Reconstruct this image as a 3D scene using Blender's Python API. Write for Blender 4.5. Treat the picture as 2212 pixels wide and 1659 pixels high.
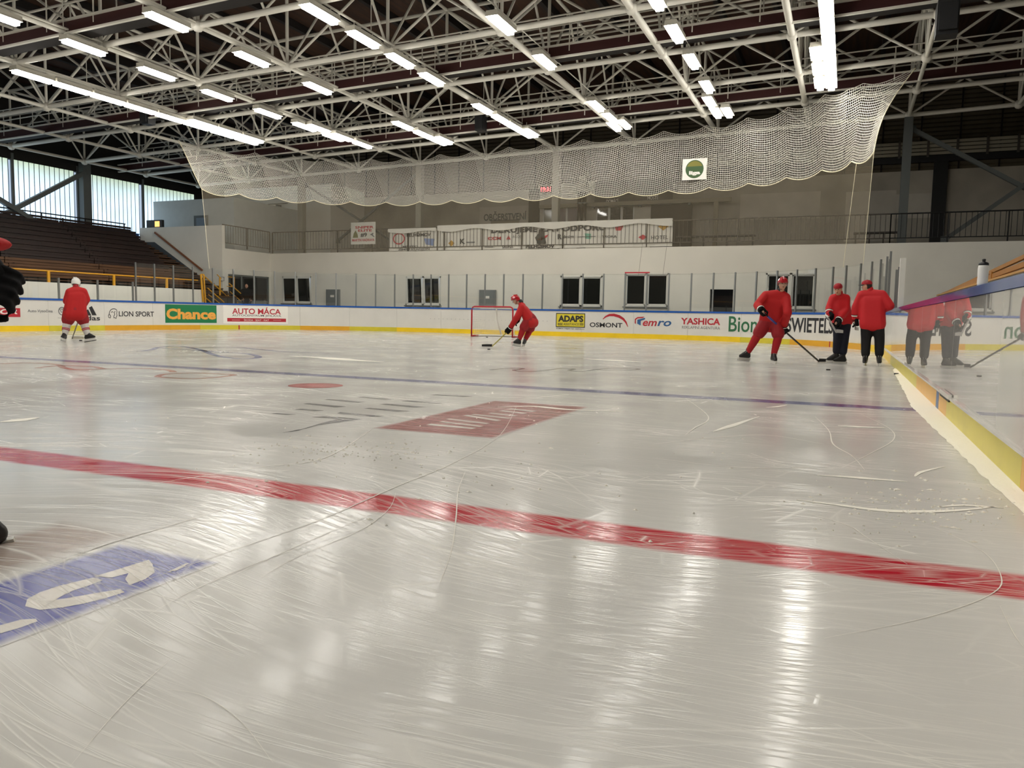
import bpy, bmesh, math, random
import numpy as np
from mathutils import Vector, Matrix

random.seed(7)
for o in list(bpy.data.objects):
    bpy.data.objects.remove(o)
SC = bpy.context.scene
COL = SC.collection

# ------------------------------------------------------------------ camera
W, H = 2212, 1659
F = 1685.0
CZ = 0.91                                   # the phone is held about 0.9 m above the ice
_Y = np.array([1830 - W / 2, 694 - H / 2, F]); _Y /= np.linalg.norm(_Y)
_Z = np.cross(np.array([1, .0187, 0.]), _Y); _Z /= np.linalg.norm(_Z)
if _Z[1] > 0: _Z = -_Z
_X = np.cross(_Y, _Z)
RW = np.array([_X, _Y, _Z])                 # camera (x right, y down, z forward) -> world
cam_d = bpy.data.cameras.new('camera')
cam = bpy.data.objects.new('camera', cam_d); COL.objects.link(cam)
cam_d.sensor_fit = 'HORIZONTAL'; cam_d.sensor_width = 36.0; cam_d.lens = F / W * 36.0
cam_d.clip_start = 0.05; cam_d.clip_end = 300
_m = Matrix(((RW[0][0], -RW[0][1], -RW[0][2]), (RW[1][0], -RW[1][1], -RW[1][2]), (RW[2][0], -RW[2][1], -RW[2][2])))
cam.matrix_world = Matrix.Translation((0, 0, CZ)) @ _m.to_4x4()
SC.camera = cam

def ray(px, py): return RW @ np.array([px - W / 2, py - H / 2, F])
def gz(px, py, z=0.0):
    d = ray(px, py); t = (z - CZ) / d[2]; return Vector((t * d[0], t * d[1], z))
def gy(px, py, y):
    d = ray(px, py); t = y / d[1]; return Vector((t * d[0], y, CZ + t * d[2]))
def gx(px, py, x):
    d = ray(px, py); t = x / d[0]; return Vector((x, t * d[1], CZ + t * d[2]))
def proj(p):
    v = RW.T @ (np.array(p) - np.array([0, 0, CZ])); return W / 2 + F * v[0] / v[2], H / 2 + F * v[1] / v[2]

# ------------------------------------------------------------------ world, exposure
wd = bpy.data.worlds.new('world'); SC.world = wd; wd.use_nodes = True
wd.node_tree.nodes['Background'].inputs[0].default_value = (0.55, 0.68, 0.85, 1)
wd.node_tree.nodes['Background'].inputs[1].default_value = 0.6
vs = SC.view_settings
vs.view_transform = 'Standard'; vs.look = 'None'; vs.gamma = 1.0; vs.use_curve_mapping = False
vs.exposure = 0.5
SC.cycles.max_bounces = 7; SC.cycles.diffuse_bounces = 3; SC.cycles.glossy_bounces = 3; SC.cycles.transparent_max_bounces = 14
LAMP = 17.5                                 # lamp tube emission
WIN = 1.15                                   # daylight in the profiled glass of the left wall

# ------------------------------------------------------------------ materials
def lin(c):
    c = c.lstrip('#'); o = []
    for i in (0, 2, 4):
        v = int(c[i:i + 2], 16) / 255
        o.append(v / 12.92 if v <= .04045 else ((v + .055) / 1.055) ** 2.4)
    return (o[0], o[1], o[2], 1)

MATS = {}
def mat(name, col, rough=.6, metal=0.0, var=.0, scale=3.0, bump=0.0, spec=None, stretch=(1, 1, 1), emit=0, coat=0):
    if name in MATS: return MATS[name]
    m = bpy.data.materials.new(name); m.use_nodes = True; MATS[name] = m
    nt = m.node_tree; b = nt.nodes['Principled BSDF']
    c = lin(col) if isinstance(col, str) else col
    b.inputs['Base Color'].default_value = c
    b.inputs['Roughness'].default_value = rough; b.inputs['Metallic'].default_value = metal
    if spec is not None: b.inputs['Specular IOR Level'].default_value = spec
    if coat: b.inputs['Coat Weight'].default_value = coat; b.inputs['Coat Roughness'].default_value = .01 if coat == 1 else .05
    if emit:
        b.inputs['Emission Color'].default_value = c; b.inputs['Emission Strength'].default_value = emit
    if var or bump:
        g = nt.nodes.new('ShaderNodeNewGeometry'); mp = nt.nodes.new('ShaderNodeMapping')
        mp.inputs['Scale'].default_value = stretch
        n = nt.nodes.new('ShaderNodeTexNoise'); n.inputs['Scale'].default_value = scale; n.inputs['Detail'].default_value = 6
        nt.links.new(g.outputs['Position'], mp.inputs['Vector']); nt.links.new(mp.outputs[0], n.inputs['Vector'])
        if var:
            r = nt.nodes.new('ShaderNodeMapRange')
            r.inputs[1].default_value = .3; r.inputs[2].default_value = .7
            r.inputs[3].default_value = 1 - var; r.inputs[4].default_value = 1 + var * .5
            nt.links.new(n.outputs[0], r.inputs[0])
            mx = nt.nodes.new('ShaderNodeMix'); mx.data_type = 'RGBA'; mx.blend_type = 'MULTIPLY'
            mx.inputs[0].default_value = 1; mx.inputs[6].default_value = c
            nt.links.new(r.outputs[0], mx.inputs[7]); nt.links.new(mx.outputs[2], b.inputs['Base Color'])
        if bump:
            bp = nt.nodes.new('ShaderNodeBump'); bp.inputs['Strength'].default_value = bump; bp.inputs['Distance'].default_value = .02
            nt.links.new(n.outputs[0], bp.inputs['Height']); nt.links.new(bp.outputs[0], b.inputs['Normal'])
    return m

def mix_transparent(name, col, alpha, rough=.7, gloss=False, tint=(1, 1, 1, 1)):
    if name in MATS: return MATS[name]
    m = bpy.data.materials.new(name); m.use_nodes = True; MATS[name] = m
    nt = m.node_tree; nt.nodes.clear()
    out = nt.nodes.new('ShaderNodeOutputMaterial'); mx = nt.nodes.new('ShaderNodeMixShader')
    tr = nt.nodes.new('ShaderNodeBsdfTransparent'); tr.inputs[0].default_value = tint
    if gloss:
        s = nt.nodes.new('ShaderNodeBsdfGlossy'); s.inputs['Roughness'].default_value = rough; s.inputs['Color'].default_value = (1, 1, 1, 1)
        lw = nt.nodes.new('ShaderNodeLayerWeight'); pw_ = nt.nodes.new('ShaderNodeMath'); pw_.operation = 'POWER'; pw_.inputs[1].default_value = 5
        ma = nt.nodes.new('ShaderNodeMath'); ma.operation = 'MULTIPLY_ADD'; ma.inputs[1].default_value = .9; ma.inputs[2].default_value = .06
        nt.links.new(lw.outputs['Facing'], pw_.inputs[0]); nt.links.new(pw_.outputs[0], ma.inputs[0]); nt.links.new(ma.outputs[0], mx.inputs[0])
    else:
        s = nt.nodes.new('ShaderNodeBsdfDiffuse'); s.inputs[0].default_value = lin(col)
        mx.inputs[0].default_value = alpha
    nt.links.new(tr.outputs[0], mx.inputs[1]); nt.links.new(s.outputs[0], mx.inputs[2]); nt.links.new(mx.outputs[0], out.inputs[0])
    return m

def ice_mat(name, col=None, lines=False, soft=False):
    """ice: off-white, glossy, scratched by skates; paint lies under the same scratched surface"""
    if name in MATS: return MATS[name]
    m = bpy.data.materials.new(name); m.use_nodes = True; MATS[name] = m
    nt = m.node_tree; b = nt.nodes['Principled BSDF']; L = nt.links.new
    def N(t, **k):
        n = nt.nodes.new(t)
        for a, v in k.items(): setattr(n, a, v)
        return n
    def M(op, a, c=None, d=None, clamp=False):
        n = N('ShaderNodeMath', operation=op); n.use_clamp = clamp
        for i, v in enumerate((a, c, d)):
            if v is None: continue
            if isinstance(v, (int, float)): n.inputs[i].default_value = v
            else: L(v, n.inputs[i])
        return n.outputs[0]
    def mixc(f, a, c):
        n = N('ShaderNodeMix', data_type='RGBA')
        for i, v in ((0, f), (6, a), (7, c)):
            if isinstance(v, (int, float, tuple)): n.inputs[i].default_value = v
            else: L(v, n.inputs[i])
        return n.outputs[2]
    pos = N('ShaderNodeNewGeometry').outputs['Position']
    # curved scratches: cell edges of very long voronoi cells on a warped plane
    wn = N('ShaderNodeTexNoise'); wn.inputs['Scale'].default_value = .22; wn.inputs['Detail'].default_value = 1
    L(pos, wn.inputs['Vector'])
    ad = N('ShaderNodeVectorMath', operation='MULTIPLY_ADD'); ad.inputs[1].default_value = (3.2, 3.2, 0)
    L(wn.outputs['Color'], ad.inputs[0]); L(pos, ad.inputs[2])
    scr = None
    for ang, sx, sy, th, k in ((8, .10, 2.2, .010, .5), (-14, .14, 3.2, .014, .5), (40, .13, 2.4, .010, .4), (75, .2, 1.5, .005, .5), (-50, .12, 2.0, .009, .35), (22, .45, 5., .009, .6), (-28, .5, 6., .009, .6), (60, .6, 5., .008, .5), (-70, .5, 6., .008, .45), (5, .6, 8., .013, .6), (-8, .4, 5., .008, .6), (35, .9, 9., .012, .5), (-50, .9, 9., .012, .45)):
        mp = N('ShaderNodeMapping'); mp.inputs['Rotation'].default_value = (0, 0, math.radians(ang)); mp.inputs['Scale'].default_value = (sx, sy, 0)
        L(ad.outputs[0], mp.inputs['Vector'])
        v = N('ShaderNodeTexVoronoi', feature='DISTANCE_TO_EDGE'); v.inputs['Scale'].default_value = 1.0
        L(mp.outputs[0], v.inputs['Vector'])
        s = M('MULTIPLY', M('SUBTRACT', 1.0, M('DIVIDE', v.outputs['Distance'], th), clamp=True), k)
        scr = s if scr is None else M('MAXIMUM', scr, s)
    pn = N('ShaderNodeTexNoise'); pn.inputs['Scale'].default_value = .9; pn.inputs['Detail'].default_value = 3; L(pos, pn.inputs['Vector'])
    patch = N('ShaderNodeMapRange'); patch.inputs[1].default_value = .35; patch.inputs[2].default_value = .6
    L(pn.outputs[0], patch.inputs[0])
    scr = M('MULTIPLY', scr, patch.outputs[0])
    # fine brushed streaks
    mp = N('ShaderNodeMapping'); mp.inputs['Rotation'].default_value = (0, 0, math.radians(12)); mp.inputs['Scale'].default_value = (1.2, 22, 1)
    L(ad.outputs[0], mp.inputs['Vector'])
    fn = N('ShaderNodeTexNoise'); fn.inputs['Scale'].default_value = 1.0; fn.inputs['Detail'].default_value = 5; L(mp.outputs[0], fn.inputs['Vector'])
    mp2 = N('ShaderNodeMapping'); mp2.inputs['Rotation'].default_value = (0, 0, math.radians(-33)); mp2.inputs['Scale'].default_value = (2.5, 30, 1)
    L(ad.outputs[0], mp2.inputs['Vector'])
    fn2 = N('ShaderNodeTexNoise'); fn2.inputs['Scale'].default_value = 1.0; fn2.inputs['Detail'].default_value = 4; L(mp2.outputs[0], fn2.inputs['Vector'])
    streak = N('ShaderNodeMapRange'); streak.inputs[1].default_value = .5; streak.inputs[2].default_value = .75; streak.inputs[4].default_value = .5
    L(M('MAXIMUM', fn.outputs[0], fn2.outputs[0]), streak.inputs[0])
    big = N('ShaderNodeTexNoise'); big.inputs['Scale'].default_value = .45; big.inputs['Detail'].default_value = 4; L(pos, big.inputs['Vector'])
    base = mixc(big.outputs[0], lin('#c5c4c1'), lin('#cfccc4'))
    if lines:
        sp = N('ShaderNodeSeparateXYZ'); L(pos, sp.inputs[0])
        jit = M('MULTIPLY', M('SUBTRACT', fn.outputs[0], .5), .04)
        yy = M('ADD', sp.outputs[1], jit)
        def band(c, hw, e):
            return M('DIVIDE', M('SUBTRACT', hw + e, M('ABSOLUTE', M('SUBTRACT', yy, c))), 2 * e, clamp=True)
        base = mixc(band(3.14, .152, .022), base, lin('#b3162a'))
        base = mixc(M('MULTIPLY', band(9.13, .16, .02), .85), base, lin('#3a3f86'))
        base = mixc(M('MULTIPLY', band(29.2, .03, .01), .6), base, lin('#b3162a'))
    elif col:
        inked = mixc(M('MULTIPLY', M('SUBTRACT', fn.outputs[0], .35), .35, clamp=True), lin(col), base)
        base = mixc(N('ShaderNodeAttribute', attribute_name='cover').outputs['Fac'], base, inked) if soft else inked
    wht = M('MAXIMUM', scr, M('MULTIPLY', streak.outputs[0], .15))
    base = mixc(wht, base, lin('#e4e1d8'))
    L(base, b.inputs['Base Color'])
    rn = N('ShaderNodeMapRange'); rn.inputs[1].default_value = .3; rn.inputs[2].default_value = .75; rn.inputs[3].default_value = .09; rn.inputs[4].default_value = .18
    L(big.outputs[0], rn.inputs[0])
    L(M('ADD', rn.outputs[0], M('MULTIPLY', wht, .35)), b.inputs['Roughness'])
    b.inputs['IOR'].default_value = 1.31; b.inputs['Specular IOR Level'].default_value = .27
    bp = N('ShaderNodeBump'); bp.inputs['Strength'].default_value = .16; bp.inputs['Distance'].default_value = .004
    L(M('ADD', M('MULTIPLY', scr, 1.6), M('ADD', fn.outputs[0], M('MULTIPLY', fn2.outputs[0], .6))), bp.inputs['Height'])
    L(bp.outputs[0], b.inputs['Normal'])
    return m

M_WHITE = mat('painted_wall', '#e9e5da', .75, var=.06, scale=.7)
M_CONC = mat('bare_concrete', '#b8b1a3', .85, var=.28, scale=.45)
M_CONC2 = mat('pale_concrete_panel', '#cdc7ba', .85, var=.12, scale=.8)
M_GREYWALL = mat('grey_blue_wall', '#b5bab8', .8, var=.05)
M_STEEL = mat('painted_white_steel', '#e2ded2', .5)
M_DSTEEL = mat('dark_grey_steel', '#565a58', .55)
M_BLACK = mat('black_plastic', '#0b0b0c', .5)
M_RAIL = mat('brown_railing_paint', '#4b443c', .5)
M_RED = mat('red_fascia', '#3a100e', .6)
M_DECK = mat('brown_timber_deck', '#3c2210', .8, var=.5, scale=1.2, stretch=(6, .4, 1))
M_PURLIN = mat('dark_purlin', '#150d0a', .8)
M_CLAD = mat('profiled_cladding', '#5b5242', .6, var=.15, scale=.6)
M_BOARD = mat('white_board_plastic', '#dedbd4', .14, var=.05, scale=1.3, coat=.3)
def polished_board():
    m = bpy.data.materials.new('polished_white_board'); m.use_nodes = True; nt = m.node_tree; nt.nodes.clear(); L = nt.links.new
    out = nt.nodes.new('ShaderNodeOutputMaterial'); mx = nt.nodes.new('ShaderNodeMixShader'); d = nt.nodes.new('ShaderNodeBsdfDiffuse'); g = nt.nodes.new('ShaderNodeBsdfGlossy')
    d.inputs[0].default_value = lin('#d8d4cd'); g.inputs['Roughness'].default_value = .008; g.inputs['Color'].default_value = (1, 1, 1, 1)
    lw = nt.nodes.new('ShaderNodeLayerWeight'); p = nt.nodes.new('ShaderNodeMath'); p.operation = 'POWER'; p.inputs[1].default_value = 2.5
    a = nt.nodes.new('ShaderNodeMath'); a.operation = 'MULTIPLY_ADD'; a.inputs[1].default_value = .93; a.inputs[2].default_value = .05
    L(lw.outputs['Facing'], p.inputs[0]); L(p.outputs[0], a.inputs[0]); L(a.outputs[0], mx.inputs[0]); L(d.outputs[0], mx.inputs[1]); L(g.outputs[0], mx.inputs[2]); L(mx.outputs[0], out.inputs[0])
    tn = nt.nodes.new('ShaderNodeTexNoise'); tn.inputs['Scale'].default_value = 1.6; b = nt.nodes.new('ShaderNodeBump'); b.inputs['Strength'].default_value = .02; b.inputs['Distance'].default_value = .01
    ge = nt.nodes.new('ShaderNodeNewGeometry'); L(ge.outputs['Position'], tn.inputs['Vector']); L(tn.outputs[0], b.inputs['Height']); L(b.outputs[0], g.inputs['Normal'])
    return m
M_NEARBOARD = polished_board()
M_YEL = [mat('yellow_kick_plate', '#f7d024', .3, var=.06), mat('orange_yellow_kick_plate', '#e3a92c', .3, var=.06), mat('greenish_yellow_kick_plate', '#d8c83a', .3, var=.08)]
M_BLUE = mat('blue_rail_plastic', '#2257a8', .12, coat=.5)
M_ALU = mat('aluminium_post', '#8f9190', .35, metal=.8)
M_GLASS = mix_transparent('clear_shield', '#ffffff', 0, rough=.0, gloss=True, tint=(.97, .985, .975, 1))
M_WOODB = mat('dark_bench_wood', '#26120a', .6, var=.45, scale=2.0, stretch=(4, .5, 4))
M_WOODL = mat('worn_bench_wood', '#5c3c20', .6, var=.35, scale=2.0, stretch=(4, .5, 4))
M_ORANGE = mat('varnished_orange_wood', '#a06a26', .4, var=.1)
M_YRAIL = mat('yellow_rail_paint', '#dfa022', .4)
M_DARKGLASS = mat('dark_window_glass', '#141716', .03, spec=.8)
M_PVC = mat('white_window_frame', '#dcdad2', .4)
M_BANNER = mat('white_banner_cloth', '#dcd9cf', .8, var=.05)
M_SNOW = mat('scraped_snow', '#f0ead8', .9, bump=.5, scale=40)
M_NET = mat('white_net_cord', '#d6d1c4', .8)
M_CORD = mat('pale_border_cord', '#e8dfc0', .8)
M_LAMPBODY = mat('lamp_housing', '#b9b4a6', .5)
M_LAMP = mat('lamp_tube', (1.0, .972, .912, 1), .5, emit=LAMP)
M_INK = mat('black_print', '#26262a', .5)
M_GREY = mat('grey_print', '#6b6b6e', .5)
M_REDP = mat('red_print', '#b51e2e', .5)
M_WHITEP = mat('white_print', '#eeeae2', .5)

# ------------------------------------------------------------------ geometry helpers
class MB:
    def __init__(s): s.v = []; s.f = []
    def quad(s, a, b, c, d):
        n = len(s.v); s.v += [tuple(a), tuple(b), tuple(c), tuple(d)]; s.f.append((n, n + 1, n + 2, n + 3)); return s
    def poly(s, pts):
        n = len(s.v); s.v += [tuple(p) for p in pts]; s.f.append(tuple(range(n, n + len(pts)))); return s
    def box(s, x0, x1, y0, y1, z0, z1):
        n = len(s.v)
        s.v += [(x, y, z) for z in (z0, z1) for y in (y0, y1) for x in (x0, x1)]
        for q in ((0, 2, 3, 1), (4, 5, 7, 6), (0, 1, 5, 4), (2, 6, 7, 3), (0, 4, 6, 2), (1, 3, 7, 5)): s.f.append(tuple(n + i for i in q))
        return s
    def bar(s, a, b, w, h, up=(0, 0, 1)):
        a = Vector(a); b = Vector(b); d = (b - a).normalized(); u = Vector(up)
        if abs(d.dot(u)) > .98: u = Vector((1, 0, 0))
        r = d.cross(u).normalized() * w / 2; u = r.cross(d).normalized() * h / 2
        n = len(s.v)
        for p in (a, b): s.v += [tuple(p - r - u), tuple(p + r - u), tuple(p + r + u), tuple(p - r + u)]
        for q in ((0, 3, 2, 1), (4, 5, 6, 7), (0, 1, 5, 4), (1, 2, 6, 5), (2, 3, 7, 6), (3, 0, 4, 7)): s.f.append(tuple(n + i for i in q))
        return s
    def tube(s, pts, r, k=8, cap=True):
        pts = [Vector(p) for p in pts]; n0 = len(s.v); rr = r if isinstance(r, (list, tuple)) else [r] * len(pts)
        prev = None
        for i, p in enumerate(pts):
            d = (pts[min(i + 1, len(pts) - 1)] - pts[max(i - 1, 0)]).normalized()
            u = Vector((0, 0, 1)) if abs(d.z) < .95 else Vector((1, 0, 0))
            a = d.cross(u).normalized(); b = a.cross(d).normalized()
            for j in range(k):
                t = 2 * math.pi * j / k; s.v.append(tuple(p + (a * math.cos(t) + b * math.sin(t)) * rr[i]))
        for i in range(len(pts) - 1):
            for j in range(k):
                q = n0 + i * k; s.f.append((q + j, q + (j + 1) % k, q + k + (j + 1) % k, q + k + j))
        if cap:
            s.f.append(tuple(n0 + j for j in reversed(range(k)))); s.f.append(tuple(n0 + (len(pts) - 1) * k + j for j in range(k)))
        return s
    def lathe(s, prof, c=(0, 0, 0), k=20):
        n0 = len(s.v)
        for r, z in prof:
            for j in range(k):
                t = 2 * math.pi * j / k; s.v.append((c[0] + r * math.cos(t), c[1] + r * math.sin(t), c[2] + z))
        for i in range(len(prof) - 1):
            for j in range(k):
                q = n0 + i * k; s.f.append((q + j, q + (j + 1) % k, q + k + (j + 1) % k, q + k + j))
        s.f.append(tuple(n0 + j for j in reversed(range(k)))); s.f.append(tuple(n0 + (len(prof) - 1) * k + j for j in range(k)))
        return s
    def build(s, name, m, parent=None, smooth=False, **props):
        off = base_of(parent)
        me = bpy.data.meshes.new(name)
        me.from_pydata([(x - off.x, y - off.y, z - off.z) for x, y, z in s.v], [], s.f)
        me.materials.append(m)
        if smooth:
            for p in me.polygons: p.use_smooth = True
        me.update()
        return link(name, me, parent, **props)

def base_of(o):
    v = Vector((0, 0, 0))
    while o is not None: v = v + o.location; o = o.parent
    return v
def link(name, me, parent=None, **props):
    o = bpy.data.objects.new(name, me); COL.objects.link(o)
    if parent is not None: o.parent = parent
    for k, v in props.items(): o[k] = v
    return o
def thing(name, label, cat, loc=(0, 0, 0), group=None, parent=None):
    o = bpy.data.objects.new(name, None); COL.objects.link(o); o.location = loc; o.empty_display_size = .1
    o['label'] = label; o['category'] = cat
    if group: o['group'] = group
    if parent: o.parent = parent
    return o
def struct(name, mb, m, label=None, parent=None, cat=None):
    o = mb.build(name, m, parent)
    if parent is None: o['kind'] = 'structure'
    if label: o['label'] = label
    if cat: o['category'] = cat
    return o
def copy_thing(root, loc, label=None):
    c = root.copy(); COL.objects.link(c); c.location = loc
    if label: c['label'] = label
    for ch in root.children:
        k = ch.copy(); COL.objects.link(k); k.parent = c
        for g in ch.children:
            q = g.copy(); COL.objects.link(q); q.parent = k
    return c
def wall_rects(x0, x1, z0, z1, holes):
    """rectangles of a wall that leave the holes open"""
    xs = sorted({x0, x1, *[h[0] for h in holes], *[h[1] for h in holes]}); out = []
    for a, b in zip(xs, xs[1:]):
        m = (a + b) / 2; hs = sorted([(h[2], h[3]) for h in holes if h[0] < m < h[1]]); z = z0
        for p, q in hs:
            if p > z: out.append((a, b, z, p))
            z = q
        if z < z1: out.append((a, b, z, z1))
    return out

UNIT = {}
def unit_cyl(m, k=10):
    key = (m.name, k)
    if key not in UNIT:
        me = bpy.data.meshes.new('tube_' + m.name); vs_ = []; fs = []
        for z in (0, 1):
            for j in range(k): vs_.append((math.cos(2 * math.pi * j / k), math.sin(2 * math.pi * j / k), z))
        for j in range(k): fs.append((j, (j + 1) % k, k + (j + 1) % k, k + j))
        me.from_pydata(vs_, [], fs); me.materials.append(m)
        for p in me.polygons: p.use_smooth = True
        UNIT[key] = me
    return UNIT[key]
def rod(name, a, b, r, m, parent, **props):
    """a straight round member that shares its mesh with every other of its material"""
    off = base_of(parent); a = Vector(a) - off; b = Vector(b) - off
    o = link(name, unit_cyl(m), parent, **props)
    d = b - a
    o.rotation_mode = 'QUATERNION'; o.rotation_quaternion = d.to_track_quat('Z', 'Y'); o.location = a; o.scale = (r, r, d.length)
    return o
UB = {}
def unit_box(m):
    if m.name not in UB:
        me = bpy.data.meshes.new('block_' + m.name); q = MB().box(-.5, .5, -.5, .5, -.5, .5)
        me.from_pydata(q.v, [], q.f); me.materials.append(m); UB[m.name] = me
    return UB[m.name]
def block(name, x0, x1, y0, y1, z0, z1, m, parent=None, **props):
    o = link(name, unit_box(m), parent, **props); off = base_of(parent)
    o.location = Vector(((x0 + x1) / 2, (y0 + y1) / 2, (z0 + z1) / 2)) - off
    o.scale = (abs(x1 - x0), abs(y1 - y0), abs(z1 - z0)); return o

TXT = {}
def text_geo(s, bold=0.0, shear=0.0):
    """flat letter triangles scaled to the unit square"""
    key = (s, bold, shear)
    if key in TXT: return TXT[key]
    c = bpy.data.curves.new('t', 'FONT'); c.body = s; c.size = 1; c.offset = bold; c.shear = shear; c.resolution_u = 3
    o = bpy.data.objects.new('t', c); COL.objects.link(o)
    dg = bpy.context.evaluated_depsgraph_get(); me = o.evaluated_get(dg).to_mesh()
    v = np.array([p.co[:2] for p in me.vertices]); f = [tuple(p.vertices) for p in me.polygons]
    o.evaluated_get(dg).to_mesh_clear(); bpy.data.objects.remove(o); bpy.data.curves.remove(c)
    mn = v.min(0); mx = v.max(0); TXT[key] = ((v - mn) / (mx - mn), f)
    return TXT[key]
def text_on(mb, s, fn, u0, u1, v0, v1, bold=0, shear=0):
    v, f = text_geo(s, bold, shear); n = len(mb.v)
    for a, b in v: mb.v.append(tuple(fn(u0 + (u1 - u0) * a, v0 + (v1 - v0) * b)))
    for q in f: mb.f.append(tuple(n + i for i in q))
    return mb
def rect_on(mb, fn, u0, u1, v0, v1, k=1):
    for i in range(k):
        a = u0 + (u1 - u0) * i / k; b = u0 + (u1 - u0) * (i + 1) / k
        mb.quad(fn(a, v0), fn(b, v0), fn(b, v1), fn(a, v1))
    return mb
def strip_on(mb, fn, pts, w):
    """thick polyline in the plane (u, v); w may be a list"""
    n = len(pts); L_ = []; R_ = []
    for i, (u, v) in enumerate(pts):
        a = pts[max(i - 1, 0)]; b = pts[min(i + 1, n - 1)]; dx = b[0] - a[0]; dy = b[1] - a[1]; l = math.hypot(dx, dy) or 1
        ww = (w[i] if isinstance(w, (list, tuple)) else w) / 2
        L_.append(fn(u - dy / l * ww, v + dx / l * ww)); R_.append(fn(u + dy / l * ww, v - dx / l * ww))
    for i in range(n - 1): mb.quad(R_[i], R_[i + 1], L_[i + 1], L_[i])
    return mb
def ring_pts(cu, cv, ru, rv, a0=0, a1=360, n=24):
    return [(cu + ru * math.cos(math.radians(a0 + (a1 - a0) * i / n)), cv + rv * math.sin(math.radians(a0 + (a1 - a0) * i / n))) for i in range(n + 1)]

# ================================================================== THE SETTING
XR, XL, YE, RC, Y0 = .925, -27.08, 33.2, 8.5, -14.0
S1 = (YE - RC) - Y0; S2 = S1 + RC * math.pi / 2; S3 = S2 + (XR - XL - 2 * RC); S4 = S3 + RC * math.pi / 2; S5 = S4 + (YE - RC) - Y0
def bpt(s, off=0.0, z=0.0):
    """point on the ice face of the boards, s metres along them, off metres outwards"""
    if s < S1: return Vector((XR + off, Y0 + s, z))
    if s < S2:
        a = (s - S1) / RC; return Vector((XR - RC + (RC + off) * math.cos(a), YE - RC + (RC + off) * math.sin(a), z))
    if s < S3: return Vector((XR - RC - (s - S2), YE + off, z))
    if s < S4:
        a = math.pi / 2 + (s - S3) / RC; return Vector((XL + RC + (RC + off) * math.cos(a), YE - RC + (RC + off) * math.sin(a), z))
    return Vector((XL - off, YE - RC - (s - S4), z))
_ss = np.linspace(S1 - 6, S4 + 14, 4000)
_sx = np.array([proj(bpt(s, 0, .7))[0] for s in _ss])
def s_at(px): return float(np.interp(-px, -_sx, _ss))
def z_at(px, py):
    p = bpt(s_at(px)); a = proj((p.x, p.y, 0))[1]; b = proj((p.x, p.y, 1.2))[1]; return 1.2 * (a - py) / (a - b)

# ice and surround
m = MB(); pts = [bpt(s, .02, 0) for s in np.concatenate([[0], np.linspace(S1, S2, 24), np.linspace(S3, S4, 24), [S5]])]
m.poly(pts)
ice = struct('floor', m, ice_mat('ice', lines=True), 'scratched off-white ice of the rink with a red centre line and a blue line')
FZ = .5                                       # walkway level behind the boards
o = MB()
outer = [(-40, 44.5), (14, 44.5), (14, -14), (-40, -14)]
ring = [bpt(s, .16, FZ) for s in np.concatenate([[0], np.linspace(S1, S2, 16), np.linspace(S3, S4, 16), [S5]])]
b_ = MB(); b_.poly([Vector((14, -14, FZ))] + [Vector((14, 44.5, FZ)), Vector((-40, 44.5, FZ)), Vector((-40, -14, FZ))] + list(reversed(ring)))
struct('floor_walkway', b_, mat('walkway_rubber', '#4c4a46', .9, var=.1), 'grey rubber walkway around the outside of the boards')

# roof: a mono-pitch space frame, level along the rink, rising slightly towards the right
KR, D0, GS = .027, 8.2, 3.73
def cz(x): return CZ + D0 + KR * x            # height of the bottom chords
XN = [9.31 - GS * i for i in range(13)]       # node lines across the rink
YN = [35.6 - GS * j for j in range(8)]
DEP = 2.45
roof = MB().quad((14, -14, cz(14) + DEP + .75), (-40, -14, cz(-40) + DEP + .75), (-40, 45, cz(-40) + DEP + .75), (14, 45, cz(14) + DEP + .75))
ceil = struct('ceiling', roof, M_DECK, 'brown boarded roof deck above the white trusses')
for i in range(26):
    x = 12 - i * 1.865
    MB().bar((x, -2, cz(x) + DEP + .6), (x, 44.6, cz(x) + DEP + .6), .16, .28).build('purlin', M_PURLIN, ceil)

# walls
YW, YC, YB = 35.0, 35.7, 42.0
def zwall(x0, x1, y, z0, z1, m, holes=(), th=.25, name='wall', label=None):
    b = MB()
    for a, c, p, q in wall_rects(x0, x1, z0, z1, list(holes)): b.box(a, c, y, y + th, p, q)
    return struct(name, b, m, label)
def phole(px0, py0, px1, py1, y): 
    a = gy(px0, py0, y); b = gy(px1, py1, y); return (a.x, b.x, b.z, a.z)
XB = gy(584, 548, YW).x                        # corner where the end wall meets the left block
YBF = 31.35                                    # front face of the left block
WINS = [phole(610, 597, 673, 656, YW), phole(877, 597, 952, 660, YW), phole(1211, 596, 1300, 663, YW), phole(1350, 590, 1443, 663, YW), phole(1655, 590, 1760, 668, YW)]
DARKH = phole(1534, 625, 1582, 670, YW); DARKH = (DARKH[0], DARKH[1], FZ, DARKH[3])
zwall(XB - .25, 13, YW, 0, 4.06, M_WHITE, WINS + [DARKH], name='wall_end', label='white end wall with small windows behind the end boards')
MB().box(DARKH[0] - .3, DARKH[1] + .3, YW + 1.2, YW + 1.3, FZ, 2.6).build('wall_passage', M_BLACK, None, kind='structure', label='black inside of the low opening in the end wall')
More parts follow.
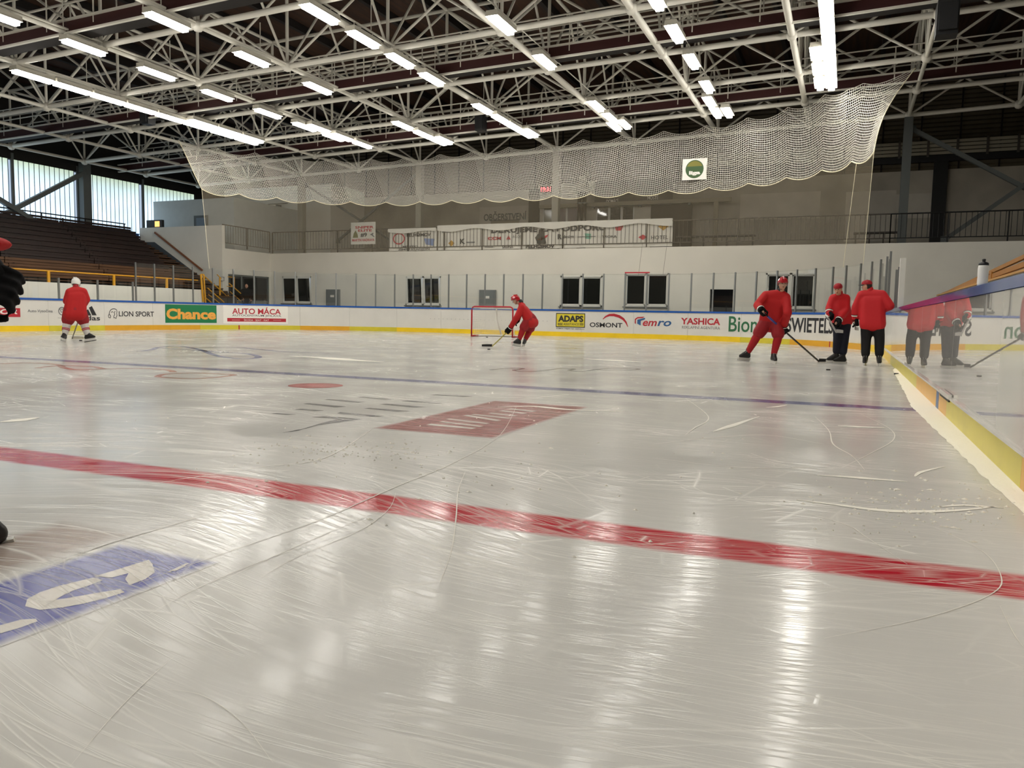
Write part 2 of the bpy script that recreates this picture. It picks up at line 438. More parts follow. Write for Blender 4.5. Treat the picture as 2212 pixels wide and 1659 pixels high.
for n, hrect in enumerate(WINS):
    x0, x1, z0, z1 = hrect
    w = thing('window_%d' % (n + 1), ['white framed window beside the double door', 'white framed window with tilted sashes left of the goal', 'white framed window above the yellow advert',
        'white framed window next to the red topped glass door', 'white framed window behind the skating player in red'][n], 'window', ((x0 + x1) / 2, YW + .1, z0)); w['kind'] = 'structure'
    del w['category']
    mid = (x0 + x1) / 2; t = .07
    fr = MB().box(x0, x1, YW - .02, YW + .1, z0, z0 + t).box(x0, x1, YW - .02, YW + .1, z1 - t, z1).box(x0, x0 + t, YW - .02, YW + .1, z0, z1).box(x1 - t, x1, YW - .02, YW + .1, z0, z1).box(mid - t * .8, mid + t * .8, YW - .02, YW + .1, z0, z1)
    fr.build('window_frame', M_PVC, w)
    for a, c in ((x0 + t, mid - t * .8), (mid + t * .8, x1 - t)):
        tl = .10 if n in (0, 1) else .0        # two windows stand tilted open
        sash = MB(); k = .055
        def P(x, z, d=0): return (x, YW + .03 - tl * (z - z0) / (z1 - z0) + d, z)
        for q in ((a, a + k, z0 + t, z1 - t), (c - k, c, z0 + t, z1 - t), (a, c, z0 + t, z0 + t + k), (a, c, z1 - t - k, z1 - t)):
            sash.poly([P(q[0], q[2]), P(q[1], q[2]), P(q[1], q[3]), P(q[0], q[3])])
        sh = sash.build('sash', M_PVC, w)
        MB().quad(P(a + k, z0 + t + k, .01), P(c - k, z0 + t + k, .01), P(c - k, z1 - t - k, .01), P(a + k, z1 - t - k, .01)).build('pane', M_DARKGLASS, sh)
    MB().box(x0 - .05, x1 + .05, YW - .1, YW, z0 - .05, z0).build('window_sill', M_ALU, w)

# balcony slab, rear walls
MB().box(-40, 13, YW + .25, YB + .1, 3.86, 4.055).build('floor_balcony', mat('balcony_slab', '#8b8578', .9), None, kind='structure', label='concrete slab of the balcony above the end wall')
zwall(-29, 13, YB, 4.06, 8.05, M_CONC, name='wall_balcony', label='bare concrete rear wall of the balcony')
cl = MB(); z = 8.05
while z < 13:                                  # horizontal profiled sheets, each a rib deep
    cl.quad((-42, YB + .05, z), (13, YB + .05, z), (13, YB - .03, z + .11), (-42, YB - .03, z + .11)); cl.quad((-42, YB - .03, z + .11), (13, YB - .03, z + .11), (13, YB + .05, z + .2), (-42, YB + .05, z + .2)); z += .2
clad = struct('wall_cladding', cl, M_CLAD, 'brown horizontally ribbed cladding above the concrete wall')
x = -41.0
while x < 12:
    block('seam', x - .035, x + .035, YB - .06, YB - .02, 8.05, 13, M_PURLIN, clad); x += 1.62
# white room on the left of the balcony
XRM = -28.2
b = MB(); door_hole = (-32.05, -30.45, 4.06, 6.32)
for a, c, p, q in wall_rects(-36.3, XRM, 4.06, 8.35, [door_hole]): b.box(a, c, 38.5, 38.7, p, q)
b.box(XRM - .2, XRM, 38.7, YB, 4.06, 8.4)
room = struct('wall_room', b, M_WHITE, 'white plastered room wall with the bright glass door on the balcony')
struct('wall_room_left', MB().box(-36.2, -30.4, 33.0, 33.2, 4.06, 6.88).box(-30.6, -30.4, 33.2, 38.5, 4.06, 6.88), M_GREYWALL, 'grey blue wall beside the screen at the head of the stand')
# left block with stair wall, side wall with the double door
XBL = gy(302, 492, YBF).x
b = MB().box(XBL, XB, YBF, YBF + .2, 0, 5.22)
struct('wall_stand_end', b, M_WHITE, 'white wall closing the end of the wooden stand, with a slanted handrail')
b = MB(); DOOR = (31.75, 34.9, FZ, 2.76)
for a, c, p, q in wall_rects(YBF + .2, YW + .25, 0, 4.06, [DOOR]): b.box(XB - .2, XB, a, c, p, q)
struct('wall_door_side', b, M_WHITE, 'white side wall with the dark double door beside the stair')
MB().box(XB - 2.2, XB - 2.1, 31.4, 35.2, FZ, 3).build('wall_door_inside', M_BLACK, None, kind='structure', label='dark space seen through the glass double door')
d1 = thing('door_1', 'grey framed glass double door beside the yellow stair rails', 'door', (XB, 33.3, FZ)); d1['kind'] = 'structure'; del d1['category']
fr = MB()
for y in (31.75, 32.75, 33.75, 34.83): fr.box(XB - .12, XB - .04, y, y + .08, FZ, 2.76)
for zz in (1.35, 2.68): fr.box(XB - .12, XB - .04, 31.75, 34.9, zz, zz + .08)
fr.build('door_frame', mat('door_frame_grey', '#6f736f', .5), d1)
for y in (31.83, 32.83, 33.83):
    MB().quad((XB - .08, y, FZ), (XB - .08, y + .92, FZ), (XB - .08, y + .92, 1.35), (XB - .08, y, 1.35)).build('panel', mat('door_panel', '#8a8b84', .5), d1)
    MB().quad((XB - .08, y, 1.43), (XB - .08, y + .92, 1.43), (XB - .08, y + .92, 2.68), (XB - .08, y, 2.68)).build('pane', M_DARKGLASS, d1)
MB().box(XB - .03, XB - .02, 32.95, 33.2, 1.5, 1.66).build('sticker', M_WHITEP, d1)
# left long wall with profiled glass
XWL = -36.2
b = MB(); b.box(XWL - .3, XWL, -14, 45, 0, 4.6); b.box(XWL - .3, XWL, -14, 45, 7.72, 13); b.box(XWL - .3, XWL, 36.1, 45, 4.6, 7.72); b.box(XWL - .3, XWL, -14, 14, 4.6, 7.72)
struct('wall_left', b, mat('dark_left_wall', '#17130f', .8), 'dark upper wall above the tall profiled glass windows')
def pane_mat():
    m = bpy.data.materials.new('profiled_glass_daylight'); m.use_nodes = True; nt = m.node_tree; b = nt.nodes['Principled BSDF']
    g = nt.nodes.new('ShaderNodeNewGeometry'); n = nt.nodes.new('ShaderNodeTexNoise'); n.inputs['Scale'].default_value = .9; n.inputs['Detail'].default_value = 5
    sp = nt.nodes.new('ShaderNodeSeparateXYZ'); nt.links.new(g.outputs['Position'], sp.inputs[0]); nt.links.new(g.outputs['Position'], n.inputs['Vector'])
    r = nt.nodes.new('ShaderNodeMapRange'); r.inputs[1].default_value = 6.6; r.inputs[2].default_value = 7.8; nt.links.new(sp.outputs[2], r.inputs[0])
    mx = nt.nodes.new('ShaderNodeMix'); mx.data_type = 'RGBA'; mx.inputs[6].default_value = lin('#c3ddf2'); mx.inputs[7].default_value = lin('#93a384')
    nt.links.new(r.outputs[0], mx.inputs[0]); nt.links.new(mx.outputs[2], b.inputs['Emission Color'])
    r2 = nt.nodes.new('ShaderNodeMapRange'); r2.inputs[1].default_value = .3; r2.inputs[2].default_value = .7; r2.inputs[3].default_value = WIN * .85; r2.inputs[4].default_value = WIN * 1.1
    nt.links.new(n.outputs[0], r2.inputs[0]); nt.links.new(r2.outputs[0], b.inputs['Emission Strength'])
    b.inputs['Base Color'].default_value = (.6, .65, .7, 1); b.inputs['Roughness'].default_value = .3
    return m
M_PANE = pane_mat()
bays = [(14.0, 21.0), (21.1, 24.85), (25.0, 28.2), (28.95, 32.2), (32.4, 36.1)]
pw = .262
pm = bpy.data.meshes.new('pane')                # one channel-shaped glass plank, shared
pm.from_pydata([(0, 0.01, 0), (.05, .03, 0), (.05, pw - .03, 0), (0, pw - .01, 0), (0, .01, 1), (.05, .03, 1), (.05, pw - .03, 1), (0, pw - .01, 1)], [], [(0, 1, 5, 4), (1, 2, 6, 5), (2, 3, 7, 6)]); pm.materials.append(M_PANE)
for n, (a, c) in enumerate(bays):
    w = thing('window_%d' % (n + 6), 'tall daylight window of upright profiled glass planks above the wooden stand', 'window', (XWL - .1, a, 4.6), 'profiled glass windows'); w['kind'] = 'structure'; del w['category']
    y = a
    while y + pw <= c + .01:
        o = link('pane', pm, w); o.location = (0, y - a, 0); o.scale = (1, 1, 3.12)
        block('mullion', XWL - .12, XWL - .06, y + pw - .014, y + pw + .014, 4.6, 7.72, mat('window_joint', '#3a4654', .6), w); y += pw
for i, yy in enumerate((21.05, 24.93, 28.55, 32.3)):
    bw = .3 if i == 2 else .06
    MB().box(XWL - .05, XWL + .04, yy - bw, yy + bw, 4.0, 8).build('mullion_post', M_DSTEEL, None, kind='structure', label='dark steel post between the profiled glass windows')
# right side wall far away
struct('wall_right', MB().box(13, 13.2, -14, 45, 0, 13), M_CONC, 'grey wall far behind the right stand')
# wall behind the camera closes the hall
struct('wall_rear', MB().box(-40, 14, -14.2, -14, 0, 13), mat('rear_wall_paint', '#6d675c', .8), 'grey wall closing the hall behind the near end')

# ------------------------------------------------------------------ rink boards
rb = thing('rink_boards', 'white dasher boards around the ice with yellow kick plate and blue top rail', 'boards', (0, 0, 0))
cuts = list(np.arange(1.45, S1 - 1, 3.5)); cuts += list(np.arange(cuts[-1] + 2.36, S5 - 1, 2.36))
def seg(s0, s1, o0, o1, z0, z1, k):
    b = MB(); ss = np.linspace(s0, s1, k + 1)
    for u, v in zip(ss, ss[1:]):
        A, B, C_, D_ = bpt(u, o0), bpt(v, o0), bpt(v, o1), bpt(u, o1)
        def q(p, z): return (p.x, p.y, z)
        b.quad(q(B, z0), q(A, z0), q(A, z1), q(B, z1)); b.quad(q(A, z1), q(D_, z1), q(C_, z1), q(B, z1)); b.quad(q(D_, z0), q(C_, z0), q(C_, z1), q(D_, z1))
    A, D_ = bpt(s0, o0), bpt(s0, o1); b.quad((A.x, A.y, z0), (D_.x, D_.y, z0), (D_.x, D_.y, z1), (A.x, A.y, z1))
    B, C_ = bpt(s1, o0), bpt(s1, o1); b.quad((B.x, B.y, z0), (B.x, B.y, z1), (C_.x, C_.y, z1), (C_.x, C_.y, z0))
    return b
rnd = random.Random(3)
for i, (a, c) in enumerate(zip(cuts, cuts[1:])):
    near = c < S1 + 1
    k = 1 if (c < S1 or a > S4 or (a > S2 and c < S3)) else 14
    seg(a + .003, c - .003, .008, .07, .2, 1.13, k).build('board_panel', M_NEARBOARD if near else M_BOARD, rb)
    seg(a + .0015, c - .0015, -.012, .07, 0, .2, k).build('kick_plate', rnd.choice(M_YEL) if not (S2 < a < S3) else M_YEL[0], rb)
    seg(a, c, -.006 if near else -.012, .11, 1.13, 1.205, k).build('top_rail', M_BLUE, rb)
    if near: seg(a, c, -.02, .01, .2, .222, 1).build('ledge', M_BOARD, rb)
sb = gx(2028, 860, XR).y - Y0
seg(sb - .12, sb + .12, -.0135, 0, .0, .2, 1).build('blue_marker', mat('blue_marker', '#44699c', .4), rb)
MB().box(XR - .03, XR + .0, 8.2, 8.95, .205, .25).build('bumper_block', M_BOARD, rb)
MB().box(XR - .024, XR - .012, 8.2, 8.95, .18, .2).build('bumper_gap', M_BLACK, rb)
sr = s_at(516); seg(sr - .03, sr + .03, -.0135, 0, 0, .2, 1).build('red_marker', M_REDP, rb)
sr = s_at(1795); seg(sr - .03, sr + .03, -.0135, 0, 0, .2, 1).build('red_marker', M_REDP, rb)
# bolt rows on the plain end boards
bm_ = MB()
for px in range(930, 1190, 9):
    s = s_at(px); p = bpt(s, .005, .66); bm_.box(p.x - .012, p.x + .012, p.y - .004, p.y, .65, .672)
bm_.build('bolt_heads', M_GREY, rb, kind='stuff')

# printed adverts, each a flat print on the boards
def on_board(off=.0015): return lambda s, z: bpt(s, .008 - .0022 - off, z)
def ad(name, label=None): 
    o = thing(name, label or '', 'x', (0, 0, 0)); 
    for k in ('category',): del o[k]
    if not label: del o['label']
    o.parent = rb; return o
def B(px0, py0, px1, py1):
    s0, s1 = s_at(px0), s_at(px1); pm_ = (px0 + px1) / 2
    return s0, s1, z_at(pm_, py1), z_at(pm_, py0)
def a_rect(par, name, m, px0, py0, px1, py1, lay=1):
    u0, u1, v0, v1 = B(px0, py0, px1, py1); return rect_on(MB(), on_board(.0012 * lay), u0, u1, v0, v1, 40).build(name, m, par)
def a_text(par, s, m, px0, py0, px1, py1, lay=2, bold=0, shear=0):
    u0, u1, v0, v1 = B(px0, py0, px1, py1); return text_on(MB(), s, on_board(.0012 * lay), u0, u1, v0, v1, bold, shear).build('lettering', m, par)
def a_strip(par, name, m, pts, w, lay=2):
    q = [(s_at(x), z_at(x, y)) for x, y in pts]; return strip_on(MB(), on_board(.0012 * lay), q, w).build(name, m, par)
def a_poly(par, name, m, pts, lay=2):
    f = on_board(.0012 * lay); return MB().poly([f(s_at(x), z_at(x, y)) for x, y in pts]).build(name, m, par)
G = ad('advert_red', 'red advert with white slanted lettering'); a_rect(G, 'field', M_REDP, -96, 664.6, 44, 684.5); a_text(G, 'WARRIOR', M_WHITEP, -92, 667, 38, 678, bold=.03, shear=.2); 
G = ad('advert_car_dealer'); a_text(G, 'Auto Vysočina', M_GREY, 59.8, 668, 114, 676.3, bold=.012)
a_strip(G, 'ring', M_GREY, ring_pts(134.2, 672, 7.2, 8.2), .035); a_strip(G, 'mark', M_GREY, [(129.5, 667), (133, 675.5), (134.2, 672.3), (135.4, 675.5), (139, 667)], .03); a_strip(G, 'mark', M_GREY, [(132, 666), (134.2, 670), (136.4, 666)], .03)
a_text(G, 'Volkswagen', M_GREY, 124.5, 685.6, 144, 688.5)
G = ad('advert_sportswear'); 
for q in (((159, 681), (168, 681), (164, 674.5), (157, 677)), ((171.5, 681), (182, 681), (174, 668.5), (167, 672)), ((185.5, 681), (208.5, 681), (198.5, 661), (188, 664.5))): pass
for q in (((161, 681.5), (174, 681.5), (169.5, 675.5), (159, 677.5)), ((177.5, 681.5), (197, 681.5), (190, 668.5), (184, 671.5)), ((199, 681), (208.8, 681), (199, 661), (192.4, 664.5)), ((186, 681), (197.2, 681), (190.5, 668), (185, 671))): a_poly(G, 'stripe', M_INK, q, 2 + .2 * random.random())
a_text(G, 'adidas', M_INK, 158, 682, 216, 692.3, bold=.02)
G = ad('advert_lion'); a_text(G, 'LION SPORT', M_INK, 256.7, 672.6, 332.7, 683.8, bold=.015)
L0 = 233; a_strip(G, 'lion_outline', M_INK, [(L0 + a, 666 + c) for a, c in ((3, 12), (1, 16), (2, 20), (5, 21), (6, 18), (5, 15), (3, 12), (4, 7), (7, 3), (11, 1), (15, 1), (19, 3), (20, 7), (19, 11), (20, 15), (18, 19), (18, 22), (15, 20), (13, 21), (13, 17), (15, 13), (14, 9), (16, 6))], .028)
a_strip(G, 'lion_outline', M_INK, [(L0 + a, 666 + c) for a, c in ((7, 9), (10, 7), (12, 9))], .025)
G = ad('advert_green', 'green advert with large orange lettering'); a_rect(G, 'field', mat('green_print', '#1f7a4c', .35), 357, 658.5, 468, 697.5); a_text(G, 'Chance', mat('orange_print', '#eea84a', .4), 359.5, 667, 466.5, 690, bold=.045)
G = ad('advert_car_centre'); a_rect(G, 'field', M_WHITEP, 482, 659, 622, 699, .6); a_text(G, 'AUTO MÁCA', M_REDP, 501.7, 663.6, 606.7, 678.9, bold=.02); a_text(G, 'AUTOCENTRUM JIHLAVA', M_INK, 501.7, 679.8, 607.5, 685, bold=.005)
a_rect(G, 'bar', M_REDP, 490.9, 687.5, 617.8, 695); a_text(G, 'ŠKODA · SEAT · FIAT', M_WHITEP, 527, 688.8, 581, 693.6, 3); a_strip(G, 'dash', M_WHITEP, [(501, 691.2), (518, 691.3)], .012, 3); a_strip(G, 'dash', M_WHITEP, [(590, 691.5), (607, 691.6)], .012, 3)
G = ad('advert_yellow', 'yellow advert with black border and lettering'); a_rect(G, 'border', M_INK, 1200.8, 676.6, 1263.8, 707.2, 1); a_rect(G, 'field', mat('yellow_print', '#d9c832', .4), 1202.4, 678.4, 1262.3, 705.4, 2)
a_text(G, 'ADAPS', M_INK, 1205.5, 681.5, 1260, 695.5, 3, bold=.05); a_text(G, 'ASSISTANCE', M_INK, 1217.5, 697.6, 1250.5, 703, 3, bold=.01); a_text(G, '«««', M_INK, 1205, 697.4, 1215.5, 703.2, 3, bold=.02); a_text(G, '»»»', M_INK, 1252, 697.6, 1260.5, 703.4, 3, bold=.02)
a_text(G, 'POMOC NEJEN NA CESTÁCH', M_INK, 1202, 708.5, 1262, 712.2, 3, bold=.01)
G = ad('advert_arc'); a_text(G, 'OSMONT', M_INK, 1274, 697, 1344.5, 707.2, 2, bold=.02)
a_strip(G, 'red_arc', M_REDP, [(1302, 689.5), (1308, 684), (1316, 680.5), (1326, 680.3), (1337, 683.5), (1346, 689), (1352, 696), (1356.5, 706)], [.03, .07, .1, .12, .12, .1, .07, .02])
G = ad('advert_chevron'); a_text(G, 'em', M_REDP, 1388.5, 693, 1419, 704.5, 2, bold=.02, shear=.25); a_text(G, 'ro', mat('blue_print', '#2c5c8e', .4), 1420, 693, 1450, 704.8, 2, bold=.02, shear=.25)
for q in (((1371, 689), (1376.5, 685), (1376.5, 688.5), (1373.5, 690.5), (1373.5, 700), (1371, 698)), ((1376.5, 685), (1392, 684), (1388, 687), (1376.5, 688))): a_poly(G, 'chevron', M_REDP, q, 2)
a_poly(G, 'chevron', mat('blue_print', '#2c5c8e', .4), ((1376.5, 690.5), (1393, 686.5), (1393, 690), (1384, 693), (1384, 703), (1376.5, 699)), 2.2)
G = ad('advert_agency'); a_text(G, 'YASHICA', M_REDP, 1470.5, 687, 1555.5, 701.5, 2, bold=.03); a_text(G, 'REKLAMNÍ AGENTURA', M_GREY, 1473.5, 703, 1555.5, 710.8, 2)
G = ad('advert_green_letters'); a_text(G, 'Bion', mat('green_letter_print', '#2c6a45', .4), 1574, 683.5, 1636, 717.5, 2, bold=.01)
G = ad('advert_builder'); a_text(G, 'SWIETELSKY', M_INK, 1698, 686.5, 1826, 719.5, 2, bold=.025)

# ------------------------------------------------------------------ protective glass
gs = thing('glass_screen', 'clear protective panes on metal posts standing on the boards', 'glass screen', (0, 0, 0))
def post(s, z1, w=.05, off=.055):
    p = bpt(s, off); a = bpt(s + .01, off); t = (a - p).normalized()
    MB().bar((p.x, p.y, 1.205), (p.x, p.y, z1), w, w, up=(t.x, t.y, 0)).build('post', M_ALU, gs)
def pane(s0, s1, z1):
    A, B_ = bpt(s0, .055), bpt(s1, .055); MB().quad((A.x, A.y, 1.21), (B_.x, B_.y, 1.21), (B_.x, B_.y, z1), (A.x, A.y, z1)).build('glass_pane', M_GLASS, gs)
sA = 20.8 - Y0; sB = S4 + (YE - RC) - 23.75
_s2 = np.linspace(16 - Y0, S2, 3000); _x2 = np.array([proj(bpt(u, .055, 2.0))[0] for u in _s2]); _k2 = int(np.argmax(_x2 < 1936))
ps = [float(np.interp(-p, -_x2[_k2:], _s2[_k2:])) for p in (1921, 1913.5, 1900, 1881, 1857, 1826, 1797.6)]
ps += list(np.linspace(ps[-1], sB, int((sB - ps[-1]) / .95) + 1))[1:]
for u in ps: post(u, 2.79, .055)
for u, v in zip(ps, ps[1:]): pane(u + .02, v - .02, 2.77)
for u in (17.9, 18.9, 19.9): post(u - Y0, 2.1)
for u in (17.9, 18.9): pane(u - Y0 + .02, u - Y0 + .98, 2.08)
MB().box(XR - .0, XR + .1, 17.65, 17.85, 1.2, 2.2).build('gate_post', M_PVC, gs)
y = 23.6; sh = []
while y > 8: sh.append(S4 + (YE - RC) - y); y -= 1.65
for u in sh: post(u, 1.98, .06)
for u, v in zip(sh, sh[1:]): pane(u + .03, v - .03, 1.96)
MB().bar(bpt(s_at(1346), .055, 2.83), bpt(s_at(1399), .055, 2.83), .07, .05).build('red_cap_bar', M_REDP, gs)

# ================================================================== ROOF STEEL
ORD = ['first', 'second', 'third', 'fourth', 'fifth', 'sixth', 'seventh', 'eighth', 'ninth', 'tenth', 'eleventh', 'twelfth', 'thirteenth', 'fourteenth', 'fifteenth', 'sixteenth', 'seventeenth', 'eighteenth', 'nineteenth', 'twentieth'] + ['twenty-' + k for k in ('first', 'second', 'third', 'fourth', 'fifth', 'sixth', 'seventh', 'eighth', 'ninth')] + ['thirtieth', 'thirty-first', 'thirty-second']
for j, y in enumerate(YN):
    t = thing('roof_truss', 'white tubular truss crossing the hall, %s from the balcony columns' % ORD[j], 'roof truss', (XN[-1], y, cz(XN[-1])), 'cross trusses of the roof')
    a, c = XN[0], XN[-1]
    rod('bottom_chord', (a, y, cz(a)), (c, y, cz(c)), .085, M_STEEL, t)
    rod('top_chord', (a, y, cz(a) + DEP), (c, y, cz(c) + DEP), .06, M_STEEL, t)
    for i, x in enumerate(XN):
        rod('vertical', (x, y, cz(x)), (x, y, cz(x) + DEP), .05, M_STEEL, t)
        MB().lathe([(.01, -.17), (.1, -.14), (.16, -.06), (.17, 0), (.16, .06), (.1, .14), (.01, .17)], (x, y, cz(x)), 12).build('node', M_STEEL, t, True)
        if i + 1 < len(XN):
            x2 = XN[i + 1]
            rod('diagonal', (x, y, cz(x)), (x2, y, cz(x2) + DEP), .042, M_STEEL, t)
            rod('diagonal', (x2, y, cz(x2)), (x, y, cz(x) + DEP), .042, M_STEEL, t)
for i, x in enumerate(XN):
    t = thing('roof_girder', 'white tubular roof girder along the rink, %s from the wall of profiled glass' % ORD[len(XN) - 1 - i], 'roof girder', (x, YN[-1], cz(x)), 'lengthwise girders of the roof')
    r = .1 if i in (3, 4, 5, 6) else .07
    rod('bottom_chord', (x, YN[0], cz(x)), (x, YN[-1] - 3, cz(x)), r, M_STEEL, t)
    rod('top_chord', (x, YN[0], cz(x) + DEP), (x, YN[-1] - 3, cz(x) + DEP), .055, M_STEEL, t)
    for ya, yb in zip(YN, YN[1:]):
        rod('diagonal', (x, ya, cz(x)), (x, (ya + yb) / 2, cz(x) + DEP), .04, M_STEEL, t)
        rod('diagonal', (x, yb, cz(x)), (x, (ya + yb) / 2, cz(x) + DEP), .04, M_STEEL, t)
# catwalks
for kk, y in enumerate((30.6, 23.3, 15.8)):
    t = thing('catwalk', 'service catwalk with dark red fascia and white handrails, %s from the safety net' % ORD[kk], 'catwalk', (-35, y, cz(-35)), 'roof catwalks')
    a, c = 9.0, -36.0
    def P(x, dy, dz): return (x, y + dy, cz(x) + dz)
    MB().bar(P(a, .35, .06), P(c, .35, .06), .7, .05).build('deck', M_PURLIN, t)
    MB().bar(P(a, 0, .12), P(c, 0, .12), .02, .34).build('fascia', M_RED, t)
    for dz, w in ((-.05, .09), (.3, .12)): MB().bar(P(a, -.02, dz), P(c, -.02, dz), w, .05).build('flange', M_STEEL, t)
    for dz in (.75, 1.2):
        for dy in (.0, .75): rod('handrail', P(a, dy, dz), P(c, dy, dz), .025, M_STEEL, t)
    x = a - .5
    while x > c:
        for dy in (.0, .75): rod('rail_post', P(x, dy, .1), P(x, dy, 1.2), .022, M_STEEL, t)
        x -= 1.86
# light pipes and lamps
LL = 1.3
hb = MB().box(-.16, .16, 0, LL, .05, .13).quad((-.16, 0, .05), (-.18, 0, -.01), (-.18, LL, -.01), (-.16, LL, .05)).quad((.16, 0, .05), (.16, LL, .05), (.18, LL, -.01), (.18, 0, -.01)).quad((-.18, 0, -.01), (-.16, 0, .05), (.16, 0, .05), (.18, 0, -.01)).quad((-.18, LL, -.01), (.18, LL, -.01), (.16, LL, .05), (-.16, LL, .05))
tb = MB().box(-.1, .1, .03, LL - .03, -.095, .05)
def make_lamp():
    t = thing('ceiling_lamp', 'lit fluorescent trough lamp hanging under the roof', 'lamp', (0, 0, 0))
    hb.build('housing', M_LAMPBODY, t); tb.build('tube', M_LAMP, t)
    MB().tube([(0, .2, .14), (0, .2, .3)], .012, 6).build('hanger', M_STEEL, t); MB().tube([(0, LL - .2, .14), (0, LL - .2, .3)], .012, 6).build('hanger', M_STEEL, t)
    return t
proto = None
def seqy(a, n, p): return [a + p * i for i in range(n)]
ROWS = [
    (-24.2, [5.8 + 2.74 * i for i in range(-4, 4)] + seqy(16.8, 6, 1.37) + seqy(25.05, 2, 1.37), 'row nearest the glass wall'),
    (-23.76, seqy(23.5, 3, 1.37), 'row nearest the glass wall'),
    (-20.4, seqy(-7.5, 14, 2.57)[:-1] + [25.5, 27.4], 'second row from the glass wall'), (-20.1, [26.0, 27.6, 29.1], 'second row from the glass wall'),
    (-16.75, seqy(-7, 10, 3.17) + [27.0, 28.6, 29.95], 'third row from the glass wall'), (-16.45, [29.9], 'third row from the glass wall'),
    (-12.8, seqy(-7, 16, 1.95) + [26.1, 27.7, 28.9, 30.25], 'row above the goal'), (-12.55, [30.25], 'row above the goal'),
    (-8.86, seqy(-6.4, 9, 3.17) + [22.2, 27.5, 29.3], 'row hung beside the thick girder'), (-9.07, [30.7], 'row hung beside the thick girder'), (-8.62, [30.5], 'row hung beside the thick girder'),
    (-4.76, seqy(-7.5, 11, 2.42) + [19.0, 21.5, 24.0, 26.8], 'row next to the bench side row'), (-4.98, [28.7, 30.3], 'row next to the bench side row'), (-4.58, [30.4], 'row next to the bench side row'),
    (-.9, seqy(-7.5, 27, 1.372), 'row along the bench side boards'), (-1.25, seqy(24.9, 3, 1.55), 'row along the bench side boards'),
]
LORD = {}
for where in {r[2] for r in ROWS}:
    for n_, (y, x) in enumerate(sorted([(-y, x) for x, ys, w_ in ROWS if w_ == where for y in ys])): LORD[(where, x, -y)] = ORD[n_]
for x, ys, where in ROWS:
    zl = cz(x) - .25
    for y in ys:
        lab = 'lit trough lamp, %s from the net in the %s' % (LORD[(where, x, y)], where)
        if proto is None:
            proto = make_lamp(); proto.location = (x, y, zl); o = proto
        else: o = copy_thing(proto, (x, y, zl))
        o['label'] = lab; o['group'] = 'lamps of the ' + where
done = set()
for x, ys, where in ROWS:
    if where in done: continue
    done.add(where); zl = cz(x) - .25
    t = thing('lamp_rail', 'thin grey carrier pipe of the lamps in the ' + where, 'pipe', (x, 14, zl + .3))
    rod('pipe', (x, min(ys), zl + .3), (x, max(ys) + LL + .4, zl + .3), .035 if x < -10 else .018, M_STEEL, t)
    for y in np.arange(-3, max(ys) + 1, GS): rod('suspender', (x, y, zl + .3), (x, y, cz(x) + .9), .014, M_STEEL, t)
# black loudspeakers
for px, py, y, lab in ((2045, 45, 22.55, 'large black loudspeaker hanging beside the white roof tubes on the right'), (322, 253, 23.45, 'black loudspeaker hanging below the catwalk near the left wall'), (1040, 268, 30.4, 'small black loudspeaker hanging on the catwalk above the goal')):
    p = gy(px, py, y); k = .8 if px > 2000 else .62
    t = thing('loudspeaker', lab, 'loudspeaker', p)
    b = MB(); w, d, hh = .3 * k, .35 * k, .5 * k
    fr_ = [(-w, -d, -hh), (w, -d, -hh), (w, d * .6, -hh), (-w, d * .6, -hh), (-w, -d * 1.4, hh), (w, -d * 1.4, hh), (w, d, hh), (-w, d, hh)]
    for q in ((0, 3, 2, 1), (4, 5, 6, 7), (0, 1, 5, 4), (1, 2, 6, 5), (2, 3, 7, 6), (3, 0, 4, 7)): b.poly([p + Vector(fr_[i]) for i in q])
    b.build('cabinet', M_BLACK, t); MB().box(p.x - w * .85, p.x + w * .85, p.y - d * 1.45, p.y - d * 1.2, p.z - hh * .8, p.z + hh * .8).build('grille', mat('speaker_grille', '#1a1a1b', .8), t)
    MB().tube([p + Vector((0, 0, hh)), p + Vector((0, 0, hh + .7))], .02, 6).build('bracket', M_DSTEEL, t)

# columns and bracing on the balcony line
for i, x in enumerate(XN):
    if i in (2, 6, 8, 10) or False:
        t = thing('column', 'grey steel column standing on the balcony ' + {2: 'near the right stand', 6: 'behind the score sign', 8: 'behind the white banner rail', 10: 'before the bright glass door'}[i], 'column', (x, YN[0], 4.06))
        MB().box(x - .16, x + .16, YN[0] - .16, YN[0] + .16, 4.06, cz(x) - .1).build('shaft', M_DSTEEL if i == 2 else mat('grey_column', '#8b877b', .6), t)
        MB().box(x - .24, x + .24, YN[0] - .24, YN[0] + .24, 4.06, 4.1).build('foot_plate', M_DSTEEL, t)
def brace(name, a, c, lab, w=.16):
    t = thing(name, lab, 'brace', a); MB().bar(a, c, w, w).build('strut', M_DSTEEL, t)
    for e in (a, c): MB().box(e[0] - .14, e[0] + .14, e[1] - .02, e[1] + .02, e[2] - .14, e[2] + .14).build('gusset', M_DSTEEL, t)
zt = cz(1.85) - .4
brace('diagonal_brace', Vector((2.0, YC + .1, 8.65)), Vector((9.2, YC + .1, 4.15)), 'grey diagonal brace falling from the column near the right stand')
brace('diagonal_brace', gy(2040, 518, YC), Vector((9.2, YC, 8.8)), 'grey diagonal brace rising from the balcony slab towards the right')
brace('diagonal_brace', gy(662, 400, YC), gy(860, 530, YC), 'slim brace falling rightwards behind the square banner', .11)
brace('diagonal_brace', gy(905, 372, YC), gy(730, 520, YC), 'slim brace falling leftwards behind the square banner', .11)
